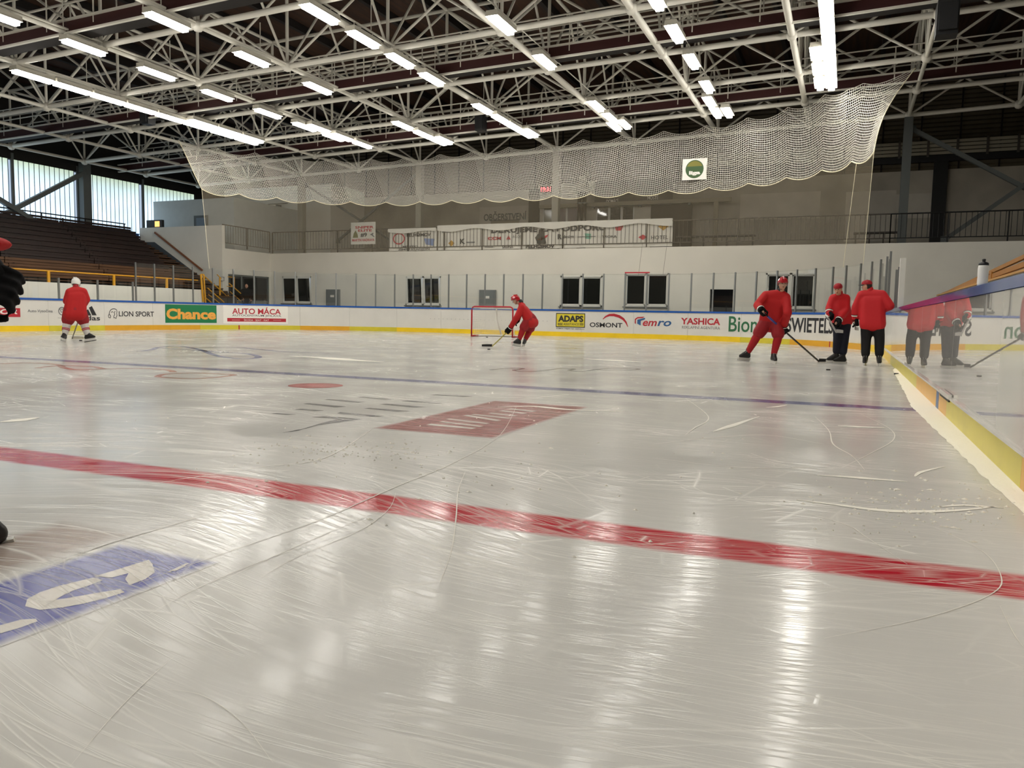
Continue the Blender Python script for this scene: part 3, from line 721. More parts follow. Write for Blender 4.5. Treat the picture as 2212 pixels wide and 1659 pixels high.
# left wall columns and brace
t = thing('column', 'broad grey steel column between the profiled glass windows', 'column', (-35.95, 28.55, 4.77)); MB().box(-36.12, -35.78, 28.3, 28.75, 4.77, cz(-35.5)).build('shaft', M_DSTEEL, t); MB().box(-36.15, -35.75, 28.2, 28.85, 4.77, 4.8).build('foot_plate', M_DSTEEL, t)
brace('diagonal_brace', gx(184, 372, -35.9), gx(-150, 545, -35.9), 'dark diagonal brace rising to the broad column in front of the windows', .2)
brace('diagonal_brace', gx(-100, 370, -35.7), gx(75, 478, -35.7), 'dark diagonal brace falling to the right in front of the windows', .2)

# ================================================================== NETS
def npt(s, z): return bpt(s, .12, z)
NB = 19; NS = 430; NV = 30
TIE = Vector((1.6, 28.9, 9.08))                # the right end is tied to the roof steel beside the corner
def net_u(u):
    sb = S1 + 3.03 + (1.97 * u / .07 if u < .07 else 1.97 + (S3 + 10.9 - S1 - 5.0) * (u - .07) / .93)
    st = S1 + 5 + (0 if u < .07 else (S3 + 11.96 - S1 - 5.0) * (u - .07) / .93)
    f = u * NB - math.floor(u * NB); sag = 4 * f * (1 - f)
    B_ = npt(sb, 6.27 - .19 * sag)
    T = npt(st, cz(npt(st, 0).x) - .18 - .22 * sag)
    if u < .07: k = 1 - u / .07; T = T.lerp(TIE, k) - Vector((0, 0, .5 * k * (1 - k)))
    return B_, T
nt_ = thing('safety_net', 'white knotted safety net hanging from the roof behind the end glass', 'net', bpt((S1 + S4) / 2, .15, 6))
q = MB(); g = []
for i in range(NS + 1):
    B_, T = net_u(i / NS)
    g.append([B_.lerp(T, j / NV) + Vector((0, .05 * math.sin(i * .16) * math.sin(j * .21), 0)) + (Vector((.25, -.15, 0)) * -math.sin(math.pi * j / NV) * max(0, 1 - i / 12)) for j in range(NV + 1)])
up = Vector((0, 0, 1)); tw = .008
for i in range(NS + 1):
    d = (g[min(i + 1, NS)][0] - g[max(i - 1, 0)][0]).normalized() * tw
    for j in range(NV): q.quad(g[i][j] - d, g[i][j] + d, g[i][j + 1] + d, g[i][j + 1] - d)
for i in range(NS):
    for j in range(NV + 1): q.quad(g[i][j] - up * tw, g[i + 1][j] - up * tw, g[i + 1][j] + up * tw, g[i][j] + up * tw)
q.build('netting', M_NET, nt_, kind='stuff')
MB().tube([r_[0] for r_ in g], .02, 5).build('bottom_cord', M_CORD, nt_); MB().tube([r_[-1] for r_ in g], .01, 5).build('top_cord', M_NET, nt_)
MB().tube(g[0], .016, 5).build('side_cord', M_CORD, nt_); MB().tube(g[-1], .016, 5).build('side_cord', M_CORD, nt_)
for k in range(1, NB):
    i = int(NS * k / NB); MB().tube(g[i][::3], .006, 4).build('seam_cord', M_NET, nt_)
# lower fine net, from the scallops down to the glass
t = thing('fine_net', 'fine brown grey net hanging from the white net down to the end glass', 'net', bpt((S1 + S4) / 2, .15, 4))
q = MB(); n = 120; V = []
for i in range(n + 1):
    u = i / n; B_, T = net_u(u); sl = S1 + 3.35 + (S3 + 10.6 - S1 - 3.35) * u; L_ = npt(sl, 2.74); V.append([L_.lerp(B_, j / 4) for j in range(5)])
for i in range(n):
    for j in range(4): q.quad(V[i][j], V[i + 1][j], V[i + 1][j + 1], V[i][j + 1])
q.build('mesh_cloth', mix_transparent('fine_net_cloth', '#a0957f', .18), t)
for i in (0, 5, n): MB().tube(V[i], .009, 5).build('seam_cord', M_CORD, t)
for i in (37, 41): MB().tube([V[i][0], V[i][0].lerp(V[i][4], .42)], .006, 5).build('seam_cord', M_RAIL, t)

# ================================================================== BALCONY
def railing(a, c, lab, y_post=1.9, mt=M_RAIL, hgt=1.12, z0=None, bars=.185):
    a = Vector(a); c = Vector(c); t = thing('railing', lab, 'railing', a)
    L_ = (c - a).length; d = (c - a) / L_; U = Vector((0, 0, 1))
    rod('handrail', a + U * hgt, c + U * hgt, .028, mt, t); rod('bottom_rail', a + U * .2, c + U * .2, .02, mt, t)
    n = max(1, int(L_ / y_post))
    for i in range(n + 1):
        p = a + d * L_ * i / n; MB().bar(p, p + U * hgt, .07, .04, up=(d.x, d.y, 0)).build('post', mt, t)
    n = int(L_ / bars)
    for i in range(1, n):
        p = a + d * L_ * i / n; rod('baluster', p + U * .2, p + U * hgt, .012, mt, t)
    return t
RB = [(-29.6, -20.9), (-20.9, -12.5), (-12.5, -6.5), (-6.5, 1.4), (1.4, 9.5)]
for (a, c), lab in zip(RB, ('brown barred balcony railing before the bright glass door', 'brown barred balcony railing in front of the left white banner', 'brown barred balcony railing in front of the long white banner', 'brown barred balcony railing right of the white banner', 'dark barred balcony railing above the right stand')):
    railing((a, YW + .08, 4.06), (c, YW + .08, 4.06), lab, mt=M_BLACK if a > 1 else M_RAIL, hgt=1.16)
railing((XB - .05, YW, 4.12), (XB - .05, YBF + .1, 4.15), 'brown barred railing along the side wall above the double door', hgt=1.12, y_post=1.2)
# bright door on the balcony
d2 = thing('door_2', 'glazed double door with bright daylight on the balcony', 'door', (-31.25, 38.5, 4.06)); d2['kind'] = 'structure'; del d2['category']
fr = MB()
for x in (-32.05, -31.3, -30.55): fr.box(x, x + .1, 38.48, 38.6, 4.06, 6.32)
for zz in (4.06, 6.22): fr.box(-32.05, -30.45, 38.48, 38.6, zz, zz + .1)
fr.build('door_frame', mat('grey_door_frame', '#5c5850', .5), d2)
def day_mat():
    m = bpy.data.materials.new('outdoor_daylight'); m.use_nodes = True; nt = m.node_tree; b = nt.nodes['Principled BSDF']
    g = nt.nodes.new('ShaderNodeNewGeometry'); n = nt.nodes.new('ShaderNodeTexNoise'); n.inputs['Scale'].default_value = 5; n.inputs['Detail'].default_value = 6
    nt.links.new(g.outputs['Position'], n.inputs['Vector']); r = nt.nodes.new('ShaderNodeValToRGB')
    r.color_ramp.elements[0].color = lin('#8d8a52'); r.color_ramp.elements[0].position = .38; r.color_ramp.elements[1].color = lin('#dfe2d0'); r.color_ramp.elements[1].position = .6
    nt.links.new(n.outputs[0], r.inputs[0]); nt.links.new(r.outputs[0], b.inputs['Emission Color']); b.inputs['Emission Strength'].default_value = .9; b.inputs['Base Color'].default_value = (.1, .1, .1, 1)
    return m
M_DAY = day_mat()
for a, c in ((-31.95, -31.3), (-31.2, -30.55)): MB().quad((a, 38.56, 4.16), (c, 38.56, 4.16), (c, 38.56, 6.22), (a, 38.56, 6.22)).build('pane', M_DAY, d2)
# second small dark door on the grey wall
d3 = thing('door_3', 'small dark door in the grey blue wall beside the screen', 'door', (-32, 32.95, 4.06)); d3['kind'] = 'structure'; del d3['category']
a = gy(424, 470, 32.98); c = gy(440, 487, 32.98)
MB().box(a.x - .15, c.x + .3, 32.95, 33.0, 4.06, a.z + .1).build('door_frame', M_DSTEEL, d3); MB().box(a.x + .05, c.x + .2, 32.92, 32.95, 4.06, a.z - .03).build('leaf', mat('blue_grey_leaf', '#6b7884', .5), d3)
# flat prints and signs
def on_y(y): return lambda u, v: Vector((u, y, v))
def ybox(px0, py0, px1, py1, y):
    a = gy(px0, py0, y); c = gy(px1, py1, y); return a.x, c.x, c.z, a.z
def sign(name, label, cat, px0, py0, px1, py1, y, m, th=.03, part='panel'):
    x0, x1, z0, z1 = ybox(px0, py0, px1, py1, y); t = thing(name, label, cat, ((x0 + x1) / 2, y, z0))
    MB().box(x0, x1, y, y + th, z0, z1).build(part, m, t); return t, x0, x1, z0, z1
def s_text(t, s, m, box, fr, y, bold=0, shear=0, name='lettering'):
    x0, x1, z0, z1 = box; u0 = x0 + (x1 - x0) * fr[0]; u1 = x0 + (x1 - x0) * fr[2]; v1 = z1 - (z1 - z0) * fr[1]; v0 = z1 - (z1 - z0) * fr[3]
    return text_on(MB(), s, on_y(y), u0, u1, v0, v1, bold, shear).build(name, m, t)
t, *bx = sign('square_banner', 'square white banner with red stadium lettering hung on the balcony railing', 'banner', 758, 481, 811, 527, YW + .02, M_BANNER, .01, 'cloth')
yy = YW + .01
s_text(t, 'SNIPER', M_REDP, bx, (.18, .17, .93, .29), yy, .03); s_text(t, 'ELITE', M_REDP, bx, (.3, .32, .86, .43), yy, .03); s_text(t, '#9', M_INK, bx, (.40, .48, .66, .68), yy, .03); s_text(t, 'MARTIN HADRAVA', M_REDP, bx, (.06, .75, .96, .87), yy, .025)
x0, x1, z0, z1 = bx; f = on_y(yy); w = x1 - x0; hh = z1 - z0
MB().poly([f(x0 + w * a, z1 - hh * c) for a, c in ((.08, .7), (.3, .7), (.28, .55), (.2, .36), (.12, .5))]).build('hood_print', mat('olive_print', '#7b7a4c', .7), t)
MB().poly([f(x0 + w * a, z1 - hh * c) for a, c in ((.78, .58), (.88, .5), (.93, .5), (.9, .58), (.97, .68), (.94, .69), (.84, .6))]).build('rifle_print', M_GREY, t)

def hung_banner(px0, px1, zt, zb, lab, prints, fold=.26):
    x0 = gy(px0, 500, YW + .14).x; x1 = gy(px1, 500, YW + .14).x
    t = thing('hung_banner', lab, 'banner', ((x0 + x1) / 2, YW + .14, zb)); q = MB(); n = 60; y = YW + .125
    def Y(u, v): return y + .018 * math.sin(u * 7 + v * 2) + .012 * math.sin(u * 17)
    rows = [zb + (zt - zb) * k / 6 for k in range(7)]
    for i in range(n):
        a = x0 + (x1 - x0) * i / n; c = x0 + (x1 - x0) * (i + 1) / n
        for p, r in zip(rows, rows[1:]): q.quad((a, Y(a, p), p), (c, Y(c, p), p), (c, Y(c, r), r), (a, Y(a, r), r))
    q.build('cloth', M_BANNER, t)
    q = MB()
    for i in range(n):
        a = x0 + (x1 - x0) * i / n; c = x0 + (x1 - x0) * (i + 1) / n; sa = fold * (.8 + .25 * math.sin(a * 2.3)); sc = fold * (.8 + .25 * math.sin(c * 2.3))
        q.quad((a, YW + .02, zt - sa), (c, YW + .02, zt - sc), (c, YW + .02, zt + .02), (a, YW + .02, zt + .02)); q.quad((a, YW + .02, zt + .02), (c, YW + .02, zt + .02), (c, YW + .16, zt + .02), (a, YW + .16, zt + .02))
    q.build('folded_edge', M_BANNER, t)
    f = lambda u, v: Vector((u, y - .032, v))
    for kind, s, m_, a, b0, c, d_, bold in prints:
        u0 = x0 + (x1 - x0) * a; u1 = x0 + (x1 - x0) * c; v1 = zt - (zt - zb) * b0; v0 = zt - (zt - zb) * d_
        if kind == 't': text_on(MB(), s, f, u0, u1, v0, v1, bold).build('lettering', m_, t)
        elif kind == 'r': strip_on(MB(), f, ring_pts((u0 + u1) / 2, (v0 + v1) / 2, (u1 - u0) / 2, (v1 - v0) / 2), .06).build('emblem', m_, t)
        elif kind == 'p': MB().poly([f(u0 + (u1 - u0) * k[0], v1 - (v1 - v0) * k[1]) for k in s]).build('emblem', m_, t)
    return t
M_OCH = mat('ochre_print', '#b58a30', .7); M_TEAL = mat('teal_print', '#6fae97', .7); M_BLP = mat('pale_blue_print', '#7d8fb8', .7)
hung_banner(841, 944, 5.2, 4.1, 'short white banner with a red ring hung crooked behind the railing', [
    ('r', '', M_REDP, .1, .2, .33, .68, 0), ('t', 'PELHŘIMOV', M_INK, .38, .16, .88, .36, .03), ('t', 'MĚSTO', M_INK, .3, .74, .62, .86, .02), ('t', 'ZIMNÍ STADION', M_INK, .2, .88, .86, .98, .02), ('p', ((0, 0), (1, .1), (.9, 1), (.2, .8)), M_BLP, .74, .45, .96, .8, 0)], .22)
tri = ((.0, 1), (.5, 0), (1, 1)); dia = ((0, .5), (.5, 0), (1, .5), (.5, 1))
hung_banner(947, 1453, 5.3, 4.1, 'long white banner with a black thank you line and sponsor prints behind the railing', [
    ('t', 'DĚKUJEME ZA PODPORU', M_INK, .25, .06, .74, .42, .04), ('t', 'CCM', M_REDP, .235, .5, .295, .63, .04), ('t', 'AGOS', M_GREY, .345, .46, .385, .57, .0), ('p', tri, M_REDP, .318, .46, .338, .62, 0),
    ('t', 'design', M_INK, .565, .5, .61, .66, .02), ('t', 'R', M_INK, .542, .46, .56, .66, .04), ('p', ((0, 0), (1, 0), (1, 1), (0, 1)), M_GREY, .625, .57, .70, .60, 0), ('p', ((0, 0), (1, .1), (1, 1), (.1, .9)), M_TEAL, .655, .45, .68, .68, 0), ('t', 'TROKA', M_INK, .725, .55, .785, .64, .02),
    ('t', 'HOTEL', M_INK, .92, .6, .985, .74, 0), ('p', dia, M_OCH, .945, .12, .985, .42, 0), ('p', dia, M_REDP, .87, .55, .905, .75, 0), ('p', ((0, 0), (1, 0), (.8, 1), (.2, 1)), M_REDP, .775, .18, .81, .38, 0),
    ('t', 'SAUNA', M_INK, .30, .87, .35, .97, .01), ('t', 'PELHŘIMOV', M_INK, .405, .82, .53, .99, .06), ('p', ((.2, 1), (0, .6), (.25, .35), (.3, .1), (.55, 0), (.7, .2), (.75, .5), (.9, 1)), mat('dark_figure_print', '#33322e', .7), .445, .2, .5, .82, 0),
    ('p', ((0, .8), (.2, .5), (.6, .3), (1, 0), (.8, .5), (.3, 1)), M_REDP, .455, .45, .505, .7, 0), ('p', dia, M_OCH, .05, .6, .08, .85, 0), ('t', 'K', M_INK, .105, .55, .13, .76, .05), ('p', ((0, 0), (1, 0), (1, 1), (0, 1)), M_GREY, .135, .68, .175, .72, 0), ('p', ((0, 0), (1, 0), (1, 1), (0, 1)), M_GREY, .22, .89, .26, .92, 0), ('p', ((0, 0), (1, 0), (1, 1), (0, 1)), M_GREY, .02, .24, .06, .27, 0)], .3)
# things on the rear wall of the balcony
t, *bx = sign('refreshment_panel', 'pale wall panel lettered for refreshments above a small hatch', 'sign', 1036, 448, 1141, 545, YB - .12, M_CONC2, .1)
s_text(t, 'OBČERSTVENÍ', M_INK, bx, (.09, .10, .95, .30), YB - .125, .02)
x0, x1, z0, z1 = ybox(1060, 478, 1120, 540, YB - .14); MB().box(x0, x1, YB - .14, YB - .11, z0, z1).build('hatch', mat('hatch_panel', '#9c937e', .8), t); MB().box(x0 - .03, x1 + .03, YB - .145, YB - .11, z1, z1 + .06).build('hatch_frame', M_RAIL, t)
a = gy(1143, 400, YB - .3); c = gy(1163, 540, YB - .3)
t = thing('dark_recess', 'dark vertical passage between the refreshment panel and the booth', 'recess', (a.x, YB - .3, 4.06)); MB().box(a.x, c.x, YB - .32, YB - .05, 4.06, 8.02).build('panel', mat('dark_recess_paint', '#2a241c', .8), t)
t, *bx = sign('clock_panel', 'pale booth wall panel carrying the red digital clock', 'panel', 1163, 400, 1285, 440, YB - .3, M_CONC2, .25)
t, *bx = sign('digital_clock', 'red digital clock on the balcony wall', 'clock', 1167, 402, 1191, 416, YB - .36, M_BLACK, .06, 'case')
s_text(t, '19:31', mat('red_led', (1, .07, .09, 1), .4, emit=2.2), bx, (.06, .16, .94, .84), YB - .362, .02, name='digits')
# booth with windows
x0 = gy(1166, 450, YB - .4).x; x1 = gy(1492, 450, YB - .4).x
bt = thing('booth', 'pale booth front with narrow framed windows under the score sign', 'booth', ((x0 + x1) / 2, YB - .4, 4.06))
MB().box(x0, x1, YB - .4, YB - .05, 4.06, gy(1330, 442, YB - .4).z).build('wall', M_CONC2, bt)
for px0, px1, m_ in ((1176, 1194, mat('greenish_pane', '#4c4a22', .1)), (1207, 1221, mat('poster_pane', '#4a2b27', .3)), (1227, 1246, mat('poster_pane', '#4a2b27', .3)), (1291, 1312, M_DARKGLASS), (1319, 1339, M_DARKGLASS), (1346, 1366, M_DARKGLASS)):
    a, c, zb_, zt_ = ybox(px0, 448, px1, 505, YB - .42); w = MB().box(a - .06, c + .06, YB - .43, YB - .39, zb_, zt_ + .06).build('window_frame', M_PVC, bt); MB().box(a, c, YB - .44, YB - .42, zb_, zt_).build('pane', m_, w)
a, c, zb_, zt_ = ybox(1407, 435, 1493, 510, YB - .42); MB().box(a, c, YB - .45, YB - .4, 4.06, zt_).build('dark_opening', mat('dark_recess_paint', '#2a241c', .8), bt)
a = gy(1166, 449, YB - .7); c = gy(1580, 428, YB - .7)
t = thing('beam', 'long pale horizontal beam across the front of the booth', 'beam', (a.x, YB - .7, (a.z + c.z) / 2)); zb_ = (a.z + c.z) / 2
MB().box(a.x, c.x, YB - .8, YB - .6, zb_ - .1, zb_ + .1).build('beam_body', mat('beam_paint', '#9a917d', .7), t)
for k in (.3, .55, .8): xx = a.x + (c.x - a.x) * k; MB().box(xx - .06, xx + .06, YB - .82, YB - .6, zb_ - .22, zb_ - .1).build('bracket', M_DSTEEL, t)
xx = gy(1546, 470, YB - .7).x; MB().box(xx - .11, xx + .11, YB - .75, YB - .6, 4.06, zb_ - .1).build('leg', mat('beam_paint', '#9a917d', .7), t)
t, *bx = sign('score_sign', 'dark score sign naming home and guest teams below the white net', 'sign', 1285, 392, 1452, 441, YB - .78, mat('score_board_dark', '#30281f', .6), .12)
s_text(t, 'DOMÁCÍ', M_WHITEP, bx, (.16, .70, .315, .86), YB - .79, .015); s_text(t, 'HOSTÉ', M_WHITEP, bx, (.69, .62, .825, .80), YB - .79, .015)
t, *bx = sign('league_sign', 'square white sign with a round green league emblem hung on the safety net', 'sign', 1475, 344, 1526, 387, YE - .12, M_WHITEP, .05)
x0, x1, z0, z1 = bx; cx_, cz_ = (x0 + x1) / 2, (z0 + z1) / 2; r = (z1 - z0) * .43
MB().poly([(u, YE - .123, v) for u, v in ring_pts(cx_, cz_, r, r, 0, 360, 32)[:-1]]).build('disc', mat('league_green', '#3f5a34', .6), t)
MB().poly([(u, YE - .125, v) for u, v in ring_pts(cx_, cz_, r * .9, r * .9, 20, 160, 20)]).build('gold_cap', mat('league_gold', '#7f7a34', .6), t)
s_text(t, 'liga', M_WHITEP, bx, (.28, .58, .74, .80), YE - .127, .05)
# silver ducts
for px0, px1, lab in ((1249, 1257, 'left shiny silver duct rising past the booth'), (1258, 1268, 'right shiny silver duct rising past the booth')):
    a = gy((px0 + px1) / 2, 420, YB - 1.0); t = thing('silver_duct', lab, 'duct', (a.x, YB - 1, 4.06)); MB().tube([(a.x, YB - 1, 4.06), (a.x, YB - 1, 7.6)], .13, 12).build('pipe', mat('shiny_duct', '#b9b6ac', .2, metal=1), t, True)
    for zz in (5.0, 6.0, 7.0): MB().tube([(a.x, YB - 1, zz), (a.x, YB - 1, zz + .05)], .145, 12).build('clamp', M_ALU, t)
for px0, py0, px1, py1, lab in ((1250, 381, 1266, 402, 'left pale wall box above the silver ducts'), (1270, 391, 1288, 413, 'right pale wall box above the silver ducts')):
    t, *bx = sign('wall_box', lab, 'box', px0, py0, px1, py1, YB - .5, mat('pale_box', '#b7b09e', .6), .4, 'case'); MB().box(bx[0] + .03, bx[1] - .03, YB - .52, YB - .5, bx[2] + .05, bx[3] - .05).build('cover', M_CONC2, t)
# white louvre fence and black trim right of the net
x0 = gy(1500, 340, YB - .2).x
fz = gy(2000, 340, YB - .2).z
lf = thing('louvre_fence', 'white slatted band above the bare concrete wall', 'fence', (x0, YB - .2, fz))
for k in range(4): block('slat', x0, 13, YB - .25, YB - .2, fz + .1 + k * .17, fz + .1 + k * .17 + .13, mat('slat_white', '#a8a290', .7), lf)
x = x0
while x < 13: block('slat_post', x - .05, x + .05, YB - .3, YB - .2, fz, fz + .8, M_RAIL, lf); x += 1.2
block('trim_1', x0, 13, YB - .22, YB - .02, fz - .22, fz + .08, M_BLACK, None, kind='structure', label='black band along the top of the bare concrete wall')
a = gy(2015, 400, YB - .2); c = gy(2046, 400, YB - .2)
block('trim_2', a.x, c.x, YB - .2, YB - .02, 4.06, fz, M_BLACK, None, kind='structure', label='broad black upright stripe on the bare concrete wall')
for px0, py0, px1, py1 in ((1600, 420, 1770, 470), (1828, 415, 1930, 520), (1935, 420, 2010, 470)):
    a, c, zb_, zt_ = ybox(px0, py0, px1, py1, YB - .02); block('patch', a, c, YB - .02, YB, zb_, zt_, M_CONC2, bpy.data.objects['wall_balcony'])
# benches on the balcony
for px0, px1, py, lab in ((1462, 1632, 497, 'long dark bench board on the balcony right of the banner'), (1845, 1946, 482, 'dark bench board on the balcony near the black stripe')):
    a = gy(px0, py, YB - 1.5); c = gy(px1, py - 4, YB - 1.5); zz = 4.06 + .95
    t = thing('bench_board', lab, 'bench', (a.x, YB - 1.5, 4.06)); MB().box(a.x, c.x, YB - 1.6, YB - 1.2, zz, zz + .07).build('board', M_RAIL, t)
    for k in (.05, .35, .65, .97): xx = a.x + (c.x - a.x) * k; MB().box(xx - .03, xx + .03, YB - 1.5, YB - 1.4, 4.06, zz).build('leg', M_RAIL, t)
# square floodlight fan on the room wall, screen on the parapet
p = gy(604, 449, 38.4); t = thing('wall_fan', 'small grey fan heater on the white room wall', 'fan', p)
MB().lathe([(.01, 0), (.17, .01), (.17, .16), (.01, .17)], (p.x, p.y - .1, p.z), 16).build('drum', M_DSTEEL, t); MB().tube([(p.x - .9, 38.42, p.z + .25), (p.x + .6, 38.42, p.z + .25)], .02, 6).build('pipe', M_RAIL, t); MB().box(p.x - .42, p.x - .3, 38.3, 38.42, p.z - .3, p.z + .1).build('bracket', M_DSTEEL, t)
x0, x1, z0, z1 = ybox(326, 475, 345, 490, 31.4); t = thing('screen', 'small lit television screen on the white parapet', 'television', ((x0 + x1) / 2, 31.4, 5.22))
x0, x1, z0, z1 = ybox(317, 476, 350, 490, 31.4)
MB().box(x0, x1, 31.38, 31.55, 5.22, z1).build('case', mat('screen_case', '#2a2c2e', .6), t); a, c, e, g_ = ybox(334, 478, 344, 489.5, 31.36); MB().box(a, c, 31.365, 31.38, e, g_).build('display', mat('lit_display', lin('#e8b060'), .4, emit=1.3), t)
a = gy(400, 490, 35.9); struct('wall_parapet', MB().box(-40, XB - .2, YBF + .2, 38.5, 3.86, 4.06), M_CONC2, 'slab behind the white stand end wall')

# ================================================================== LEFT STAND
NR = 12; XS0 = -28.75; DX = .585; DZ = .268
MB().box(-28.7, -28.55, -10, 28.9, 0, 1.84).build('wall_stand_front', M_WHITE, None, kind='structure', label='low white parapet in front of the wooden stand')
stp = MB()
for r in range(NR + 1):
    x = XS0 - r * DX; stp.box(x - DX if r < NR else XWL, x, -10, YBF, 0, 1.55 + r * DZ)
stp.build('floor_stand', mat('stand_concrete', '#3a342d', .9), None, kind='structure', label='dark concrete tiers carrying the wooden benches')
planks = {}
def plank(name, x, y0, y1, z, w, h, m, parent):
    return block(name, x - w / 2, x + w / 2, y0, y1, z - h / 2, z + h / 2, m, parent)
for r in range(NR):
    x = XS0 - r * DX - .28; z = 1.55 + r * DZ; e = 28.4 + min(2.6, r * .24)
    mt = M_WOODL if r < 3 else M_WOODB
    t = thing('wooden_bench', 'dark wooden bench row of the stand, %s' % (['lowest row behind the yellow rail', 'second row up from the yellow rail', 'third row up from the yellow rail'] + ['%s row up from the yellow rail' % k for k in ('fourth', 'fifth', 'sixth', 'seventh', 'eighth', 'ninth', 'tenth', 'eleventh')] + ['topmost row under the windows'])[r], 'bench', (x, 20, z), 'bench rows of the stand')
    y = e; k = 0
    while y > 4:
        y2 = max(4, y - 4.2)
        for dx in (-.11, .0, .11): plank('seat_plank', x + dx, y2 + .02, y - .02, z + .40, .095, .04, mt, t)
        for dz in (.55, .67): plank('back_plank', x - .2, y2 + .02, y - .02, z + dz, .03, .1, mt, t)
        plank('support', x - .02, y2 + .2, y2 + .26, z + .19, .3, .38, M_PURLIN, t); plank('back_post', x - .22, y2 + .2, y2 + .26, z + .4, .04, .7, M_PURLIN, t)
        y = y2
# stair treads of worn wood beside the bench ends
st = thing('stand_stair', 'stair of worn wooden treads between the bench ends and the white wall', 'stairs', (-31, 30.5, 1.5))
for r in range(NR):
    x = XS0 - r * DX; e = 28.4 + min(2.6, r * .24)
    for k in range(2): block('tread', x - DX * (k + 1) / 2 + .01, x - DX * k / 2, e + .1, YBF - .02, 1.55 + r * DZ + k * DZ / 2, 1.55 + r * DZ + k * DZ / 2 + .05, M_WOODL, st)
# dark painted skirting on the stand end wall, slanted handrail
a = [gy(x, y, YBF - .01) for x, y in ((308, 523), (334, 523), (436, 600), (436, 622), (390, 600), (345, 560), (310, 535))]
MB().poly([Vector((p.x, YBF - .012, p.z)) for p in a]).build('skirting', mat('slate_paint', '#4d545a', .7), bpy.data.objects['wall_stand_end'])
a = gy(334, 502, YBF - .1); c = gy(437, 584, YBF - .1)
t = thing('stair_handrail', 'slanted brown wooden handrail on the white stand end wall', 'handrail', c); MB().bar(a, c, .06, .09).build('rail', mat('brown_handrail', '#8a5636', .5), t)
for k in (.12, .5, .88): p = a + (c - a) * k; MB().tube([p, p + Vector((0, .1, -.05))], .015, 6).build('bracket', M_DSTEEL, t)
# rear railing of the stand
z = 1.55 + NR * DZ
t = thing('rear_railing', 'dark double rail along the top of the stand under the windows', 'railing', (-35.9, 20, z))
for dz in (.42, .6, .22): rod('rail', (-35.74, 4, z + dz), (-35.74, 30.7, z + dz), .03, M_PURLIN, t)
for k in range(12): rod('rail_post', (-35.74, 5 + k * 2.33, z - .2), (-35.74, 5 + k * 2.33, z + .6), .03, M_PURLIN, t)
t = thing('blue_bin', 'blue box at the head of the stand stair', 'box', (-35.8, 31.1, z)); a, c = gx(283, 505, -35.6), gx(296, 518, -35.6); MB().box(-36.1, -35.5, a.y - .1, c.y + .05, z - .3, a.z).build('body', mat('blue_bin', '#1c4f8c', .5), t); MB().box(-36.12, -35.48, a.y - .12, c.y + .07, a.z, a.z + .04).build('lid', mat('blue_bin', '#1c4f8c', .5), t)
# yellow rail along the stand front
t = thing('yellow_rail', 'yellow tube railing along the front of the wooden stand', 'railing', (-28.65, 20, 1.84))
zr = 2.28
rod('handrail', (-28.62, 2, zr), (-28.62, 28.6, zr), .03, M_YRAIL, t)
for px in (105, 246, 360, -60): p = gx(px, 605, -28.62); block('rail_post', -28.65, -28.59, p.y - .05, p.y + .05, 1.84, zr, M_YRAIL, t)
# yellow stair rails near the double door
def px_rail(name, lab, segs, x):
    t = thing(name, lab, 'railing', gx(segs[0][0], segs[0][1], x))
    for x0, y0, x1, y1, r in segs: a, c = gx(x0, y0, x), gx(x1, y1, x); rod('rail', a, c, r, M_YRAIL, t)
    return t
px_rail('stair_rail', 'yellow stair railing descending from the stand towards the door', [(434, 592, 439, 652, .05), (440, 592, 444, 655, .04), (436, 592, 482, 632, .03), (448, 622, 484, 653, .03), (450, 636, 476, 656, .02), (441, 641, 456, 653, .03)], -28.5)
px_rail('stair_rail', 'yellow stair railing with a small gate beside the double door', [(469, 593, 478, 602, .025), (475, 600, 475, 638, .045), (492, 598, 506, 599, .02), (506, 598, 506, 621, .025), (490, 618, 506, 620, .02), (495, 612, 520, 634, .03), (492, 638, 514, 655, .03), (497, 630, 520, 650, .02), (478, 628, 492, 642, .02)], -29.0)
t, *bx = sign('notice_board', 'small framed white notice on the yellow stair railing', 'notice', 475, 598, 484, 607, 31.28, M_DSTEEL, .02, 'frame'); MB().box(bx[0] + .02, bx[1] - .02, 31.27, 31.28, bx[2] + .02, bx[3] - .02).build('sheet', M_WHITEP, t)

# ================================================================== RIGHT STAND
struct('wall_right_stand', MB().box(2.9, 3.05, -12, 31.5, 0, 1.86), M_WHITE, 'white parapet of the right stand behind the bench side boards')
t = thing('bench_rail', 'varnished orange wooden rails sloping above the right parapet', 'railing', (3, 31, 1.86))
P = [gx(2036, 636, 3.0), gx(2212, 572, 3.0)]; d = (P[1] - P[0]) / (P[1].y - P[0].y)
MB().bar(P[0], P[0] + d * -22, .07, .1).build('lower_rail', M_ORANGE, t)
P2 = [gx(2064, 623, 3.0), gx(2212, 555, 3.0)]; d = (P2[1] - P2[0]) / (P2[1].y - P2[0].y)
MB().bar(P2[0] + Vector((.0, 2.5, -.06)), P2[0] + d * -19, .06, .08).build('upper_rail', M_ORANGE, t)
p = gx(2145, 595, 3.0); MB().box(2.95, 3.05, p.y - .1, p.y + .1, 1.86, p.z + .08).build('bracket', M_ORANGE, t)
MB().box(2.85, 3.3, 12, 31.4, 1.86, 1.90).build('cap_board', mat('light_wood', '#c08e4c', .5), t)
struct('floor_right_stand', MB().box(3.05, 13, -12, 31.5, 0, 1.3), mat('stand_concrete', '#3a342d', .9), 'concrete floor of the right stand')
t = thing('white_hoarding', 'row of white panels on the right stand beyond the bottle', 'hoarding', (3.4, 14, 1.9))
for k in range(7): block('panel', 3.36, 3.4, 6 + k * 1.4, 7.37 + k * 1.4, 1.3, 2.02, M_PVC, t)

